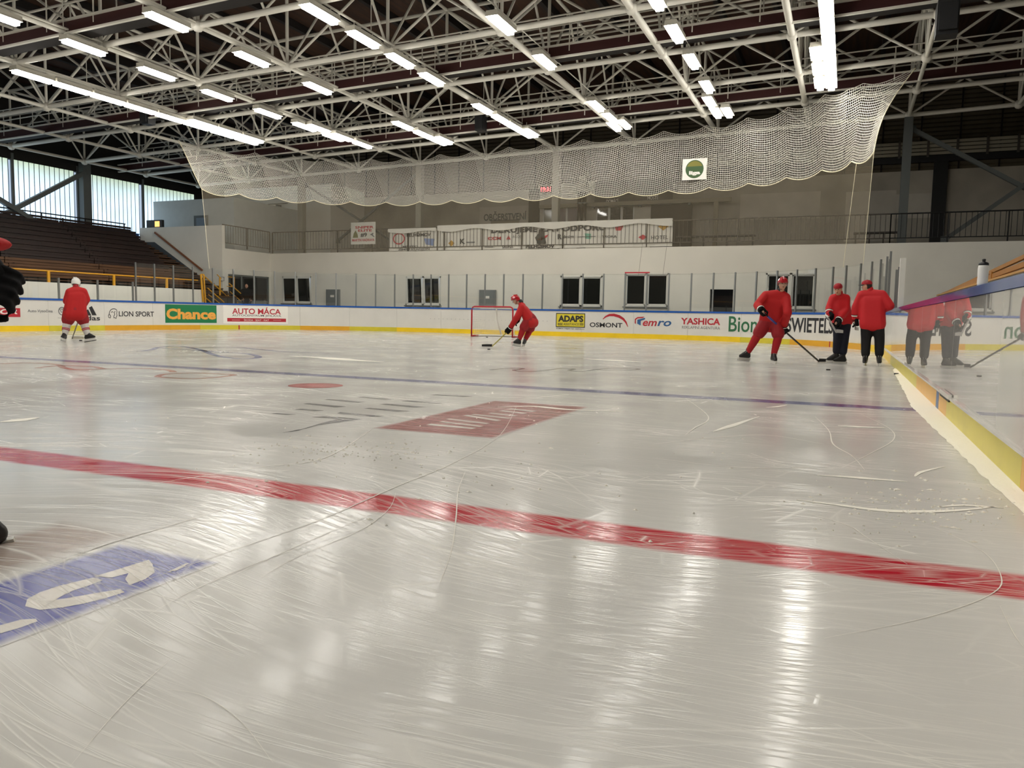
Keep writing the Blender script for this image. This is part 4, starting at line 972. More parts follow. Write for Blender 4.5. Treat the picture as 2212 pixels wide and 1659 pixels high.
# ================================================================== ICE MARKS
def flat(z): return lambda u, v: Vector((u, v, z))
def along_y(x0, x1, z):                        # lettering that runs along the rink, tops towards -x
    return lambda u, v: Vector((x1 - v * (x1 - x0), u, z))
def soft_rect(name, x0, x1, y0, y1, e, m, par, z=.0012):
    b = MB(); I = [(x0 + e, y0 + e), (x1 - e, y0 + e), (x1 - e, y1 - e), (x0 + e, y1 - e)]; O = [(x0 - e, y0 - e), (x1 + e, y0 - e), (x1 + e, y1 + e), (x0 - e, y1 + e)]
    me = bpy.data.meshes.new(name); me.from_pydata([(x, y, z) for x, y in I + O], [], [(0, 1, 2, 3)] + [(i, 4 + i, 4 + (i + 1) % 4, (i + 1) % 4) for i in range(4)])
    at = me.attributes.new('cover', 'FLOAT', 'POINT')
    for i in range(8): at.data[i].value = 1.0 if i < 4 else 0.0
    me.materials.append(m); me.update(); return link(name, me, par)
R1 = soft_rect('red_ice_print', -3.38, -2.37, 5.2, 7.47, .03, ice_mat('ice_red_print', '#8e2f34', soft=True), ice, .0010); R1['label'] = 'red rectangular advert frozen under the ice'
iw = ice_mat('ice_white_print', '#cfc9bf')
for x0, y0, x1, y1, w in ((320, 170, 570, 193, .075), (385, 155, 610, 182, .05), (425, 140, 645, 166, .06), (520, 120, 705, 150, .07), (560, 115, 765, 137, .06), (655, 108, 800, 124, .06), (715, 95, 850, 110, .07), (760, 84, 900, 100, .08)):
    A, C_ = gz(800 + x0 * .3937, 850 + y0 * .3937), gz(800 + x1 * .3937, 850 + y1 * .3937); strip_on(MB(), flat(.0018), [(A.x, A.y), (C_.x, C_.y)], w).build('ice_letter_stroke', iw, ice)
R2 = soft_rect('blue_ice_print', -2.52, -2.06, .2, 2.1, .025, ice_mat('ice_blue_print', '#3a3f97', soft=True), ice, .0010); R2['label'] = 'blue rectangular advert with white letters under the ice'
def bl_px(x, y): return gz(x * .378, 1170 + y * .378, .0018)
for pts_ in (((540, 198), (700, 150), (850, 103), (872, 130), (885, 175), (830, 215), (740, 248), (715, 215), (735, 180), (640, 205)), ((960, 172), (1060, 125), (1085, 122), (1010, 165)), ((0, 478), (120, 445), (205, 440), (215, 455), (120, 490), (0, 525))):
    MB().poly([bl_px(*p) for p in pts_[::-1]]).build('ice_letter', iw, ice)
def bl_strip(pts_, w):
    q = [bl_px(*p) for p in pts_]; strip_on(MB(), flat(.0018), [(v.x, v.y) for v in q], w).build('ice_letter', iw, ice)
bl_strip([(560, 212), (470, 240), (380, 265), (300, 295), (245, 325), (230, 352), (270, 362), (350, 352), (450, 335), (560, 312), (700, 280)], [.05, .07, .08, .09, .09, .08, .08, .08, .08, .07, .04])
R3 = soft_rect('brown_ice_print', -3.0, -2.62, .9, 2.22, .05, ice_mat('ice_brown_print', '#a08f84', soft=True), ice, .0008)
# grey slanted letters beyond the red line
gm = ice_mat('ice_grey_print', '#6e6d70')
b = MB()
b.poly([gz(*p, .0012) for p in ((610, 935), (640, 931), (690, 918), (760, 908), (785, 905), (700, 899), (672, 901), (730, 905), (690, 915), (655, 926))])
for q in (((728, 893), (735, 890), (830, 899), (800, 900)), ((786, 882), (800, 881), (886, 888), (860, 889.5)), ((866, 866), (880, 865), (962, 871), (940, 872)), ((820, 873), (835, 872), (920, 879), (895, 880)), ((655, 872), (668, 871), (748, 878), (725, 880)), ((636, 884), (650, 883), (700, 886.5), (680, 888)), ((700, 863), (712, 862), (790, 868.5), (770, 870)), ((770, 858), (785, 857), (850, 862), (830, 863)), ((930, 853), (945, 852), (1025, 856), (1000, 857)), ((585, 893), (600, 892), (640, 895), (620, 896))): b.poly([gz(*p, .0012) for p in q])
b.build('grey_ice_print', gm, ice)
# face-off dot, loops and arcs of painted script
p = gz(682, 833); MB().poly([(u, v, .0012) for u, v in ring_pts(p.x, p.y, .33, .33, 0, 360, 36)[:-1]]).build('faceoff_dot', ice_mat('ice_dot_red', '#b02c36'), ice)
def ice_strip(name, m, pxs, w, z=.0012):
    q = [gz(x, y) for x, y in pxs]; pts = [(v.x, v.y) for v in q]
    n = len(pts); sm = []
    for i in range(n - 1):                      # smooth path through the points
        p0, p1, p2, p3 = (pts[max(i - 1, 0)], pts[i], pts[i + 1], pts[min(i + 2, n - 1)])
        for k in range(8):
            t = k / 8; sm.append(tuple(.5 * (2 * p1[j] + (p2[j] - p0[j]) * t + (2 * p0[j] - 5 * p1[j] + 4 * p2[j] - p3[j]) * t * t + (3 * p1[j] - p0[j] - 3 * p2[j] + p3[j]) * t ** 3) for j in (0, 1)))
    sm.append(pts[-1]); ww = w if not isinstance(w, (list, tuple)) else [w[0] + (w[1] - w[0]) * abs(2 * i / (len(sm) - 1) - 1) for i in range(len(sm))]
    return strip_on(MB(), flat(z), sm, ww).build(name, m, ice)
ib = ice_mat('ice_script_blue', '#5a679a'); ir = ice_mat('ice_script_red', '#b8705f'); ig = ice_mat('ice_script_grey', '#6a6a6a')
ice_strip('blue_script', ib, [(300, 759), (325, 756), (345, 750), (390, 748), (430, 755), (455, 764), (480, 771), (520, 775), (552, 774), (556, 769), (530, 764), (480, 761), (430, 757), (380, 754), (340, 752)], .14)
ice_strip('blue_script', ib, [(400, 753), (500, 750), (560, 755), (620, 760), (712, 763)], .12)
ice_strip('red_script', ir, [(340, 813), (360, 808), (420, 806), (480, 808), (505, 810), (470, 815), (410, 818), (350, 815), (340, 813)], .09)
ice_strip('red_script', ir, [(80, 795), (130, 790), (200, 792), (230, 797), (300, 796), (360, 799), (375, 804)], .1)
ice_strip('red_script', ir, [(0, 786), (60, 784), (120, 787), (140, 795), (170, 799), (230, 797)], .1)
ice_strip('grey_script', ig, [(1060, 799), (1090, 796), (1130, 796), (1110, 800), (1140, 803), (1180, 800), (1210, 796), (1240, 797), (1230, 800), (1260, 802), (1290, 798), (1330, 795), (1380, 797), (1350, 800), (1290, 799)], .07)
sw = mat('ice_shavings', '#ebe7db', .9); cutm = mat('skate_cut_ice', '#dedacf', .5)
def snow_strip(pxs, w, z=.002): return ice_strip('ice_shavings', sw, pxs, w, z)
for pxs, w in (([(1075, 880), (1150, 878), (1230, 885), (1350, 889)], (.10, .01)), ([(1720, 1080), (1800, 1090), (1920, 1104), (2050, 1104), (2150, 1095)], (.055, .012)), ([(1765, 1027), (1820, 1030), (1900, 1036), (1960, 1041)], (.06, .01)),
    ([(1810, 920), (1850, 922), (1910, 924)], (.10, .02)), ([(1540, 933), (1580, 920), (1640, 900)], (.07, .01)), ([(1655, 880), (1675, 879), (1700, 875)], (.05, .01)), ([(1976, 1030), (1990, 1020), (2040, 1008)], (.03, .008)), ([(2035, 1095), (2085, 1092), (2170, 1098)], (.03, .01)),
    ([(625, 769), (700, 773), (760, 778), (830, 782)], (.5, .05)), ([(1260, 775), (1330, 779), (1400, 783)], (.4, .05)), ([(0, 912), (40, 908), (85, 902)], (.16, .02)), ([(240, 733), (330, 731), (420, 735)], (.3, .1))): snow_strip(pxs, w)
# single long skate cuts
for pxs, w in (([(1480, 860), (1530, 900), (1500, 925), (1480, 940)], .02), ([(1760, 900), (1790, 930), (1800, 960), (1840, 985), (1868, 1016)], .014), ([(1860, 895), (1920, 925), (1930, 950), (1880, 980), (1820, 1010)], .012), ([(1740, 1108), (1830, 1135), (1870, 1160), (1960, 1220)], .008), ([(2020, 1140), (2120, 1190), (2162, 1245), (2140, 1285), (2000, 1335), (1780, 1380)], .006),
    ([(1005, 1020), (990, 1060), (985, 1120), (975, 1190), (950, 1260)], .008), ([(855, 1065), (840, 1100), (780, 1145), (650, 1200), (560, 1250)], .006), ([(1115, 880), (1080, 940), (980, 1000), (860, 1050), (700, 1120), (500, 1190), (300, 1260)], .01), ([(150, 1659), (250, 1540), (330, 1460), (375, 1420)], .003), ([(360, 1490), (440, 1505), (520, 1560), (590, 1650)], .003), ([(80, 1240), (220, 1180), (420, 1120), (600, 1060)], .008), ([(470, 1260), (620, 1190), (760, 1130), (820, 1105)], .006),
    ([(320, 1330), (430, 1270), (600, 1200), (760, 1150)], .005), ([(780, 940), (800, 930), (700, 990), (560, 1010), (300, 1050)], .012), ([(1410, 990), (1600, 1010), (1800, 1010), (2000, 1020)], .01), ([(1410, 960), (1500, 950), (1650, 940), (1780, 960)], .012), ([(2160, 1310), (2190, 1370), (2212, 1400)], .004)): ice_strip('skate_cut', cutm, pxs, (w * .75, w * .15), .0022)
# snow heaped along the bench side boards
b = MB(); rr = random.Random(5); prev = None; n = 120
for i in range(n + 1):
    y = 2.6 + 14.4 * (i / n); wd_ = float(np.interp(y, [2.6, 4.4, 5.8, 9.4, 12.8, 16.4, 17], [.07, .10, .14, .235, .16, .08, .03])) + rr.uniform(-.008, .008)
    row = [Vector((XR - wd_, y, .0015)), Vector((XR - wd_ * .8, y, .006 + rr.uniform(0, .004))), Vector((XR - wd_ * .35, y, .012 + rr.uniform(0, .006))), Vector((XR - .012, y, .02))]
    if prev:
        for k in range(3): b.quad(prev[k], row[k], row[k + 1], prev[k + 1])
    prev = row
o = b.build('snow_bank', M_SNOW, None, True); o['label'] = 'strip of scraped white snow along the bench side kick plate'; o['category'] = 'snow'; o['kind'] = 'stuff'
b = MB()
for k in range(420):
    if k < 200: px, py = rr.gauss(1990, 110), rr.gauss(1095, 35)
    elif k < 330: px, py = rr.gauss(760, 120), rr.gauss(975, 14)
    else: px, py = rr.gauss(1150, 350), rr.gauss(1000, 60)
    p = gz(px, max(py, 850)); 
    if p.x > XR - .05: continue
    r = rr.uniform(.003, .012); e = rr.uniform(.6, 2.0)
    b.poly([(p.x + r * e, p.y, .001), (p.x, p.y + r, .001), (p.x, p.y, .004 + r * .4)]); b.poly([(p.x, p.y + r, .001), (p.x - r * e, p.y, .001), (p.x, p.y, .004 + r * .4)]); b.poly([(p.x - r * e, p.y, .001), (p.x, p.y - r, .001), (p.x, p.y, .004 + r * .4)]); b.poly([(p.x, p.y - r, .001), (p.x + r * e, p.y, .001), (p.x, p.y, .004 + r * .4)])
o = b.build('snow_crumbs', sw, None); o['label'] = 'scattered crumbs of ice shavings on the rink'; o['category'] = 'snow'; o['kind'] = 'stuff'

# ================================================================== GOAL, PUCKS, BOTTLE
gl = thing('goal', 'red framed ice hockey goal with white netting before the end boards', 'goal', (-13.3, 28.9, 0))
xa, xb, yg = gz(1009, 727).x + .05, gz(1009, 727).x + 1.88, 28.9
M_GRED = mat('goal_red', '#b31427', .35)
MB().tube([(xa, yg, 0), (xa, yg, 1.1), (xa + .03, yg, 1.19), (xa + .11, yg, 1.23), (xb - .11, yg, 1.23), (xb - .03, yg, 1.19), (xb, yg, 1.1), (xb, yg, 0)], .032, 10).build('post_frame', M_GRED, gl, True)
MB().tube([(xa, yg, .03), (xa + .02, yg + .6, .03)], .03, 8).build('base_side', M_GRED, gl, True); MB().tube([(xb, yg, .03), (xb - .02, yg + .6, .03)], .03, 8).build('base_side', M_GRED, gl, True)
MB().tube([(xa + .02, yg + .6, .04), (xa + .3, yg + 1.0, .04), ((xa + xb) / 2, yg + 1.1, .04), (xb - .3, yg + 1.0, .04), (xb - .02, yg + .6, .04)], .04, 8).build('base_pad', M_WHITEP, gl, True)
xm = (xa + xb) / 2
MB().tube([(xm, yg, 1.22), (xm, yg + .42, 1.17), (xm, yg + .5, .7), (xm, yg + .95, .1)], .035, 8).build('centre_support', M_WHITEP, gl, True)
MB().tube([(xa + .05, yg + .12, 1.2), (xa + .2, yg + .45, 1.17), (xb - .2, yg + .45, 1.17), (xb - .05, yg + .12, 1.2)], .02, 8).build('top_shelf', M_WHITEP, gl, True)
def gpt(u, v):                                  # u across, v from crossbar back and down
    e = 1 - abs(2 * u - 1) ** 4
    dep = .44 * min(1, v / .25) if v < .25 else .44 + (1.02 - .44) * (v - .25) / .75
    z = 1.2 - .04 * min(1, v / .25) if v < .25 else 1.16 * (1 - (v - .25) / .75) + .03
    return Vector((xa + .02 + (xb - xa - .04) * u, yg + dep * (.25 + .75 * e) if v > 0 else yg, z))
b = MB(); w = .0045
for i in range(41):
    for j in range(28): a, c = gpt(i / 40, j / 28), gpt(i / 40, (j + 1) / 28); d = Vector((w, 0, 0)); b.quad(a - d, a + d, c + d, c - d)
for j in range(29):
    for i in range(40): a, c = gpt(i / 40, j / 28), gpt((i + 1) / 40, j / 28); d = Vector((0, 0, w)); b.quad(a - d, c - d, c + d, a + d)
b.build('netting', mat('goal_net_white', '#e4e0d4', .8), gl, kind='stuff')
for sx in (0, 1):
    b = MB(); x = xa if sx == 0 else xb
    for j in range(12):
        zz = .05 + 1.12 * j / 12; dmax = .45 + .6 * (1 - zz / 1.17); b.quad((x, yg, zz), (x, yg + dmax, zz), (x, yg + dmax, zz + .008), (x, yg, zz + .008))
    b.build('side_netting', mat('goal_net_white', '#e4e0d4', .8), gl, kind='stuff')
M_PUCK = mat('puck_rubber', '#101010', .6)
pk0 = None
for px, py, lab in ((1789, 800, 'black puck on the ice before the two coaches'), (1936, 809, 'black puck resting by the bench side kick plate'), (1056, 755.5, 'black puck beside the blade of the bent player'), (1052, 729, 'black puck lying in the goal mouth'), (174.5, 736.5, 'black puck before the white helmeted player')):
    p = gz(px, py); t = thing('puck', lab, 'puck', (p.x, p.y, .0), 'pucks on the ice')
    if pk0 is None: pk0 = MB().lathe([(.034, 0), (.038, .004), (.038, .022), (.034, .0255)], (p.x, p.y, 0), 20).build('disc', M_PUCK, t)
    else: o = pk0.copy(); COL.objects.link(o); o.parent = t
pb = gx(2122, 613, XR + .05)
t = thing('water_bottle', 'white plastic water bottle with black cap on the blue rail', 'bottle', (pb.x, pb.y, 1.205))
MB().lathe([(.03, 0), (.037, .006), (.039, .03), (.0385, .06), (.0372, .075), (.0385, .09), (.039, .14), (.037, .16), (.034, .17)], (pb.x, pb.y, 1.205), 24).build('body', mat('bottle_white', '#eceae4', .35), t, True)
MB().lathe([(.036, .168), (.037, .175), (.035, .186), (.02, .194), (.012, .196), (.012, .202), (.0135, .206), (.0135, .216), (.009, .219)], (pb.x, pb.y, 1.205), 24).build('cap', M_BLACK, t, True)
# grey meter cabinets on the end wall
for px0, py0, px1, py1, lab in ((704, 625, 732, 662, 'tall grey metal cabinet on the end wall near the window reflections'), (1035, 626, 1069, 664, 'grey metal cabinet on the end wall behind the goal')):
    t, *bx = sign('meter_cabinet', lab, 'cabinet', px0, py0, px1, py1, YW - .15, mat('cabinet_grey', '#8b8d8b', .5), .14, 'case'); x0, x1, z0, z1 = bx
    MB().box(x0 + .03, x1 - .03, YW - .165, YW - .15, z0, z1 - .03).build('door', mat('cabinet_door_grey', '#7d807f', .5), t); MB().box(x0 + .3, x1 - .3, YW - .17, YW - .165, z1 - .42, z1 - .3).build('plate', M_WHITEP, t)

# ================================================================== PEOPLE
M_SKIN = mat('skin', '#c9977c', .55); M_JER = mat('red_jersey', '#b80f12', .75, bump=.12, scale=18); M_RPANT = mat('red_pants_shell', '#98101a', .7); M_RSOCK = mat('red_sock', '#a8121c', .8)
M_JACK = mat('red_jacket', '#c8141e', .65, bump=.12, scale=12); M_NAVY = mat('navy_trousers', '#0c1022', .8); M_BLKT = mat('black_trousers', '#08080a', .8); M_WSOCK = mat('white_sock', '#cdc8c0', .85)
M_GLOVE = mat('black_glove', '#08080a', .8, spec=.2); M_BOOT = mat('black_skate_boot', '#141312', .4); M_HOLD = mat('white_blade_holder', '#d9d7d0', .4); M_BLADE = mat('steel_blade', '#c4c6c8', .2, metal=1)
M_HRED = mat('red_helmet_shell', '#b0131f', .2, coat=.6); M_HWHT = mat('white_helmet_shell', '#e6e4de', .25, coat=.5); M_VIS = mix_transparent('clear_visor', '#ffffff', 0, rough=.02, gloss=True, tint=(.9, .92, .93, 1))
M_HAIR = mat('dark_hair', '#2a1d15', .8); M_EYE = mat('eye_dark', '#15110e', .3); M_LIP = mat('lip', '#9c5a4c', .6); M_BLKCL = mat('black_coat', '#0a0a0c', .85, spec=.2)

TMP = bpy.data.scenes.new('workbench_tmp')
def sphere_pts(c, r, n=1):
    out = []
    for i in range(7):
        th = math.pi * i / 6
        for j in range(10): ph = 2 * math.pi * j / 10; out.append((c[0] + r[0] * math.sin(th) * math.cos(ph), c[1] + r[1] * math.sin(th) * math.sin(ph), c[2] + r[2] * math.cos(th)))
    return out
def blob(name, prims, m, parent, vox=.018, it=4, **props):
    """one continuous skin around tapered limbs and rounded masses"""
    bm = bmesh.new(); off = base_of(parent)
    for p in prims:
        if p[0] == 'cap': pts = sphere_pts(p[1], (p[2],) * 3) + sphere_pts(p[3], (p[4],) * 3)
        elif p[0] == 'ell':
            pts = sphere_pts((0, 0, 0), p[2]); Rm = p[3] if len(p) > 3 else Matrix.Identity(3); c = Vector(p[1]); pts = [tuple(Rm @ Vector(q) + c) for q in pts]
        elif p[0] == 'hull':
            pts = []
            for c, r in p[1]: pts += sphere_pts(c, (r,) * 3)
        vs_ = [bm.verts.new(Vector(q) - off) for q in pts]
        bmesh.ops.convex_hull(bm, input=vs_)
    loose = [v for v in bm.verts if not v.link_faces]
    bmesh.ops.delete(bm, geom=loose, context='VERTS')
    me = bpy.data.meshes.new(name); bm.to_mesh(me); bm.free()
    o = bpy.data.objects.new(name, me); TMP.collection.objects.link(o)
    r = o.modifiers.new('r', 'REMESH'); r.mode = 'VOXEL'; r.voxel_size = vox; r.use_smooth_shade = True
    s = o.modifiers.new('s', 'SMOOTH'); s.iterations = it; s.factor = .5
    with bpy.context.temp_override(scene=TMP, view_layer=TMP.view_layers[0]): dg = bpy.context.evaluated_depsgraph_get()
    me2 = bpy.data.meshes.new_from_object(o.evaluated_get(dg)); bpy.data.objects.remove(o); bpy.data.meshes.remove(me)
    me2.name = name; me2.materials.clear(); me2.materials.append(m)
    for p in me2.polygons: p.use_smooth = True
    return link(name, me2, parent, **props)

class Pose:
    """joints given as picture points on an upright plane through the figure, plus a depth away from it"""
    def __init__(s, px, py, z=0.0, base=None):
        s.b = base if base is not None else gz(px, py, z); s.a = Vector((s.b.x, s.b.y, 0)).normalized(); s.r = Vector((s.a.y, -s.a.x, 0))
    def __call__(s, px, py, d=0.0):
        q = ray(px, py); q = Vector(q); o = Vector((0, 0, CZ)); pl = s.b + s.a * d; t = (pl - o).dot(s.a) / q.dot(s.a); return o + q * t
    def dirv(s, right, away, up=0): return (s.r * right + s.a * away + Vector((0, 0, up))).normalized()

def hand(name, P, axis, back, m, parent, k=1.0, skin=False):
    """palm, four unequal curled fingers and a thumb closed round the axis"""
    ax = axis.normalized(); bk = (back - ax * back.dot(ax)).normalized(); sd = ax.cross(bk)
    pr = [('hull', [(P + bk * .035 * k + ax * .035 * k, .026 * k), (P + bk * .035 * k - ax * .035 * k, .026 * k), (P + bk * .05 * k + sd * .03 * k + ax * .03 * k, .024 * k), (P + bk * .05 * k + sd * .03 * k - ax * .03 * k, .024 * k)])]
    for i, ln in enumerate((.92, 1.0, .95, .78)):
        o = P + ax * (.045 - .03 * i) * k; a = o + bk * .03 * k - sd * .028 * k; b_ = o - sd * .042 * k * ln - bk * .012 * k; c = o - bk * .036 * k * ln - sd * .012 * k
        pr += [('cap', o + bk * .04 * k, .014 * k, a, .0135 * k), ('cap', a, .0135 * k, b_, .012 * k), ('cap', b_, .012 * k, c, .0105 * k)]
    a = P + bk * .03 * k + sd * .035 * k + ax * .03 * k; b_ = P + sd * .038 * k + ax * .055 * k - bk * .01 * k; c = P - bk * .03 * k + ax * .06 * k + sd * .012 * k
    pr += [('cap', a, .016 * k, b_, .014 * k), ('cap', b_, .014 * k, c, .011 * k)]
    return blob(name, pr, m, parent, .007 * max(k, 1), 2)

def skate(an, kn, fd, parent, bootm=M_BOOT, tall=1.0):
    up = (kn - an).normalized(); up = (up * .55 + Vector((0, 0, 1)) * .45).normalized(); f = (fd - up * fd.dot(up)).normalized()
    heel = an - up * .09 - f * .05; toe = an - up * .105 + f * .165
    bt = blob('skate_boot', [('cap', an + up * .06, .062, an - up * .05, .056), ('hull', [(heel, .043), (an, .052), (toe - f * .04 + up * .012, .043), (toe, .034)])], bootm, parent, .012, 3)
    hb_ = MB().bar(an - up * .155 - f * .1, an - up * .16 + f * .2, .026, .065, up=up); hb_.bar(an - up * .135 - f * .06, an - up * .16 - f * .06, .03, .06, up=f); hb_.build('blade_holder', M_HOLD, bt)
    MB().bar(an - up * .195 - f * .11, an - up * .195 + f * .21, .006, .03, up=up).build('blade', M_BLADE, bt)
    for i in range(4): p = an + f * (.055 + .02 * i) + up * (.02 - .028 * i); MB().tube([p - f.cross(up) * .03, p + f.cross(up) * .03], .006, 5).build('lace', M_HOLD, bt)

def person(name, label, base, J, face, o):
    """J holds world joints; face is the direction the head looks"""
    up = Vector((0, 0, 1)); g = lambda k: J[k]
    sk = name
    face = face.normalized(); head = g('head'); neck = g('neck')
    side = face.cross(up).normalized(); hu = side.cross(face).normalized(); HR = Matrix((side, face, hu)).transposed()
    hipc = (g('hipL') + g('hipR')) / 2
    # body: one continuous figure from head to feet
    pr = [('ell', head, (.076, .093, .112), HR), ('cap', head - hu * .05 + face * .02, .06, head - hu * .085 + face * .03, .045), ('cap', head - hu * .06 - face * .015, .056, neck, .06),
          ('cap', head + face * .088 - hu * .02, .012, head + face * .108 - hu * .035, .014), ('ell', head + side * .078 - hu * .015, (.012, .022, .03), HR), ('ell', head - side * .078 - hu * .015, (.012, .022, .03), HR),
          ('hull', [(g('shL'), .06), (g('shR'), .06), (neck.lerp(hipc, .12), .06)]), ('hull', [(neck.lerp(hipc, .3), .085), (neck.lerp(hipc, .8), .085)]), ('hull', [(g('hipL'), .085), (g('hipR'), .085), (neck.lerp(hipc, .85), .085)])]
    for s in 'LR':
        pr += [('cap', g('sh' + s), .06, g('el' + s), .045), ('cap', g('el' + s), .045, g('ha' + s), .03), ('cap', g('hip' + s), .085, g('kn' + s), .06), ('cap', g('kn' + s), .058, g('an' + s), .04)]
    t = blob(sk, pr, M_SKIN, None, .016, 3); 
    t.data.transform(Matrix.Translation(-base)); t.location = base
    t['label'] = label; t['category'] = 'person'
    for s in (-1, 1):
        e = head + side * .031 * s + face * .086 + hu * .012; blob('eye', [('ell', e, (.013, .008, .008), HR)], M_EYE, t, .004, 1)
    blob('mouth', [('ell', head + face * .083 - hu * .062, (.024, .012, .007), HR)], M_LIP, t, .004, 1)
    b = o.get('bulk', 1.0)
    # upper garment with sleeves
    drop = o.get('hem', .0)
    ch = neck - up * .0
    tor = (hipc - neck).normalized()
    pr = [('hull', [(g('shL'), .088 * b), (g('shR'), .088 * b), (neck + tor * .03, .075 * b)]),
          ('hull', [(g('shL') * .8 + g('shR') * .2 + tor * .12, .12 * b), (g('shR') * .8 + g('shL') * .2 + tor * .12, .12 * b), (g('hipL') + tor * drop, .15 * b), (g('hipR') + tor * drop, .15 * b)])]
    for s in 'LR': pr += [('cap', g('sh' + s), .092 * b, g('el' + s), .088 * b), ('cap', g('el' + s), .088 * b, g('el' + s) + (g('ha' + s) - g('el' + s)) * .72, .07 * b)]
    up_ = blob(o.get('top', 'jersey'), pr, o['topm'], t, .02, 3)
    if o.get('collar'): blob('collar', [('cap', neck + up * .02 - face * .01, .075, neck + up * .05, .07)], o['collar'], t, .014, 2)
    # legs
    if o.get('pants') == 'hockey':
        pr = [('hull', [(g('hipL'), .15 * b), (g('hipR'), .15 * b), (hipc + up * .06, .15 * b)])]
        for s in 'LR': pr += [('cap', g('hip' + s), .15 * b, g('hip' + s) + (g('kn' + s) - g('hip' + s)) * .85, .132 * b)]
        blob('hockey_pants', pr, o['pantm'], t, .02, 3)
        for s in 'LR':
            d = g('an' + s) - g('kn' + s)
            so = blob('sock', [('cap', g('kn' + s) - d * .08, .085 * b, g('kn' + s) + d * .3, .088 * b), ('cap', g('kn' + s) + d * .3, .088 * b, g('an' + s) - d * .04, .062 * b)], o['sockm'], t, .015, 3)
            if o.get('stripes'):
                for k in (.58, .68): 
                    c0 = g('kn' + s) + d * k; MB().tube([c0, c0 + d * .055], (.083 - .02 * (k - .5) * 2) * b, 14).build('stripe', M_REDP, so, True)
    else:
        pr = [('hull', [(g('hipL'), .125 * b), (g('hipR'), .125 * b), (hipc + up * .06, .13 * b)])]
        for s in 'LR': pr += [('cap', g('hip' + s), .125 * b, g('kn' + s), .098 * b), ('cap', g('kn' + s), .098 * b, g('an' + s) + (g('kn' + s) - g('an' + s)) * .2, .085 * b)]
        blob('trousers', pr, o['pantm'], t, .02, 3)
    for s in 'LR':
        if o.get('skates', True): skate(g('an' + s), g('kn' + s), o['foot' + s], t)
        else: blob('shoe', [('cap', g('an' + s) - up * .03, .05, g('an' + s) - up * .03 + o['foot' + s] * .17, .04)], M_BOOT, t, .012, 2)
    for s in 'LR':
        ax = o.get('axis' + s, o.get('axis')); bk = (g('ha' + s) - g('el' + s)); 
        perp = (bk - ax.normalized() * bk.dot(ax.normalized()));
        back = -perp if perp.length > .02 else g('ha' + s) - hipc
        if o.get('gloves', True):
            gl_ = hand('glove', g('ha' + s), ax, back, M_GLOVE, t, 1.45)
            w = (g('el' + s) - g('ha' + s)).normalized(); MB().tube([g('ha' + s) + w * .05, g('ha' + s) + w * .17], [.062, .08], 14).build('cuff', M_GLOVE, gl_, True); MB().tube([g('ha' + s) + w * .13, g('ha' + s) + w * .155], [.076, .081], 14).build('cuff_stripe', M_WHITEP, gl_, True)
        else: hand('hand', g('ha' + s), ax, back, M_SKIN, t, 1.0)
    # headgear
    kind = o['head']
    if kind == 'helmet':
        hm = o['hm']
        sh_ = MB(); rows = []
        prof = [(-.42, 1.0), (-.2, 1.06), (.1, 1.08), (.4, 1.02), (.7, .8), (.9, .48), (1.0, .06)]
        for zz, rr_ in prof:
            row = []
            for j in range(24):
                a = 2 * math.pi * j / 24; cx_ = math.sin(a); cy_ = math.cos(a)
                zl = zz
                if zz < .1 and cy_ > .25: zl = .22 + (zz + .42) * .02          # open over the face
                row.append(head + hu * .012 + side * cx_ * .098 * rr_ + face * cy_ * .118 * rr_ + hu * (zl * .135))
            rows.append(row)
        for p, q_ in zip(rows, rows[1:]):
            for j in range(24): sh_.quad(p[j], p[(j + 1) % 24], q_[(j + 1) % 24], q_[j])
        sh_.poly(rows[-1]); h_ = sh_.build('helmet', hm, t, True)
        MB().tube([head + hu * .12 - face * .1 + side * .03, head + hu * .148, head + hu * .1 + face * .1 + side * .03], .012, 6).build('ridge', hm, h_, True); MB().tube([head + hu * .12 - face * .1 - side * .03, head + hu * .148, head + hu * .1 + face * .1 - side * .03], .012, 6).build('ridge', hm, h_, True)
        if o.get('visor'):
            v_ = MB(); top = []; bot = []
            for j in range(13):
                a = math.radians(-70 + 140 * j / 12); top.append(head + side * math.sin(a) * .108 + face * math.cos(a) * .13 + hu * .045); bot.append(head + side * math.sin(a) * .104 + face * math.cos(a) * .135 - hu * .06)
            for j in range(12): v_.quad(bot[j], bot[j + 1], top[j + 1], top[j])
            v_.build('visor', M_VIS, h_)
        MB().tube([head + side * .1 - hu * .03, head + side * .06 - hu * .11 + face * .05, head - side * .06 - hu * .11 + face * .05, head - side * .1 - hu * .03], .006, 5).build('chin_strap', M_BLACK, h_)
    elif kind in ('cap', 'cap_back'):
        fwd = face if kind == 'cap' else -face
        c_ = MB(); rows = []
        for zz, rr_ in ((.0, 1.02), (.3, 1.03), (.6, .9), (.85, .6), (1.0, .08)):
            rows.append([head + hu * (.03 + zz * .1) + side * math.sin(2 * math.pi * j / 20) * .086 * rr_ + face * math.cos(2 * math.pi * j / 20) * .103 * rr_ for j in range(20)])
        for p, q_ in zip(rows, rows[1:]):
            for j in range(20): c_.quad(p[j], p[(j + 1) % 20], q_[(j + 1) % 20], q_[j])
        c_.poly(rows[-1]); c_ = c_.build('cap', o['hm'], t, True)
        br = MB(); n = 10; A = []; B_ = []
        for j in range(n + 1):
            a = math.radians(-75 + 150 * j / n); A.append(head + hu * .035 + side * math.sin(a) * .086 + fwd * math.cos(a) * .1); B_.append(head + hu * .022 + side * math.sin(a) * .084 + fwd * (math.cos(a) * .1 + .075 * math.cos(a)))
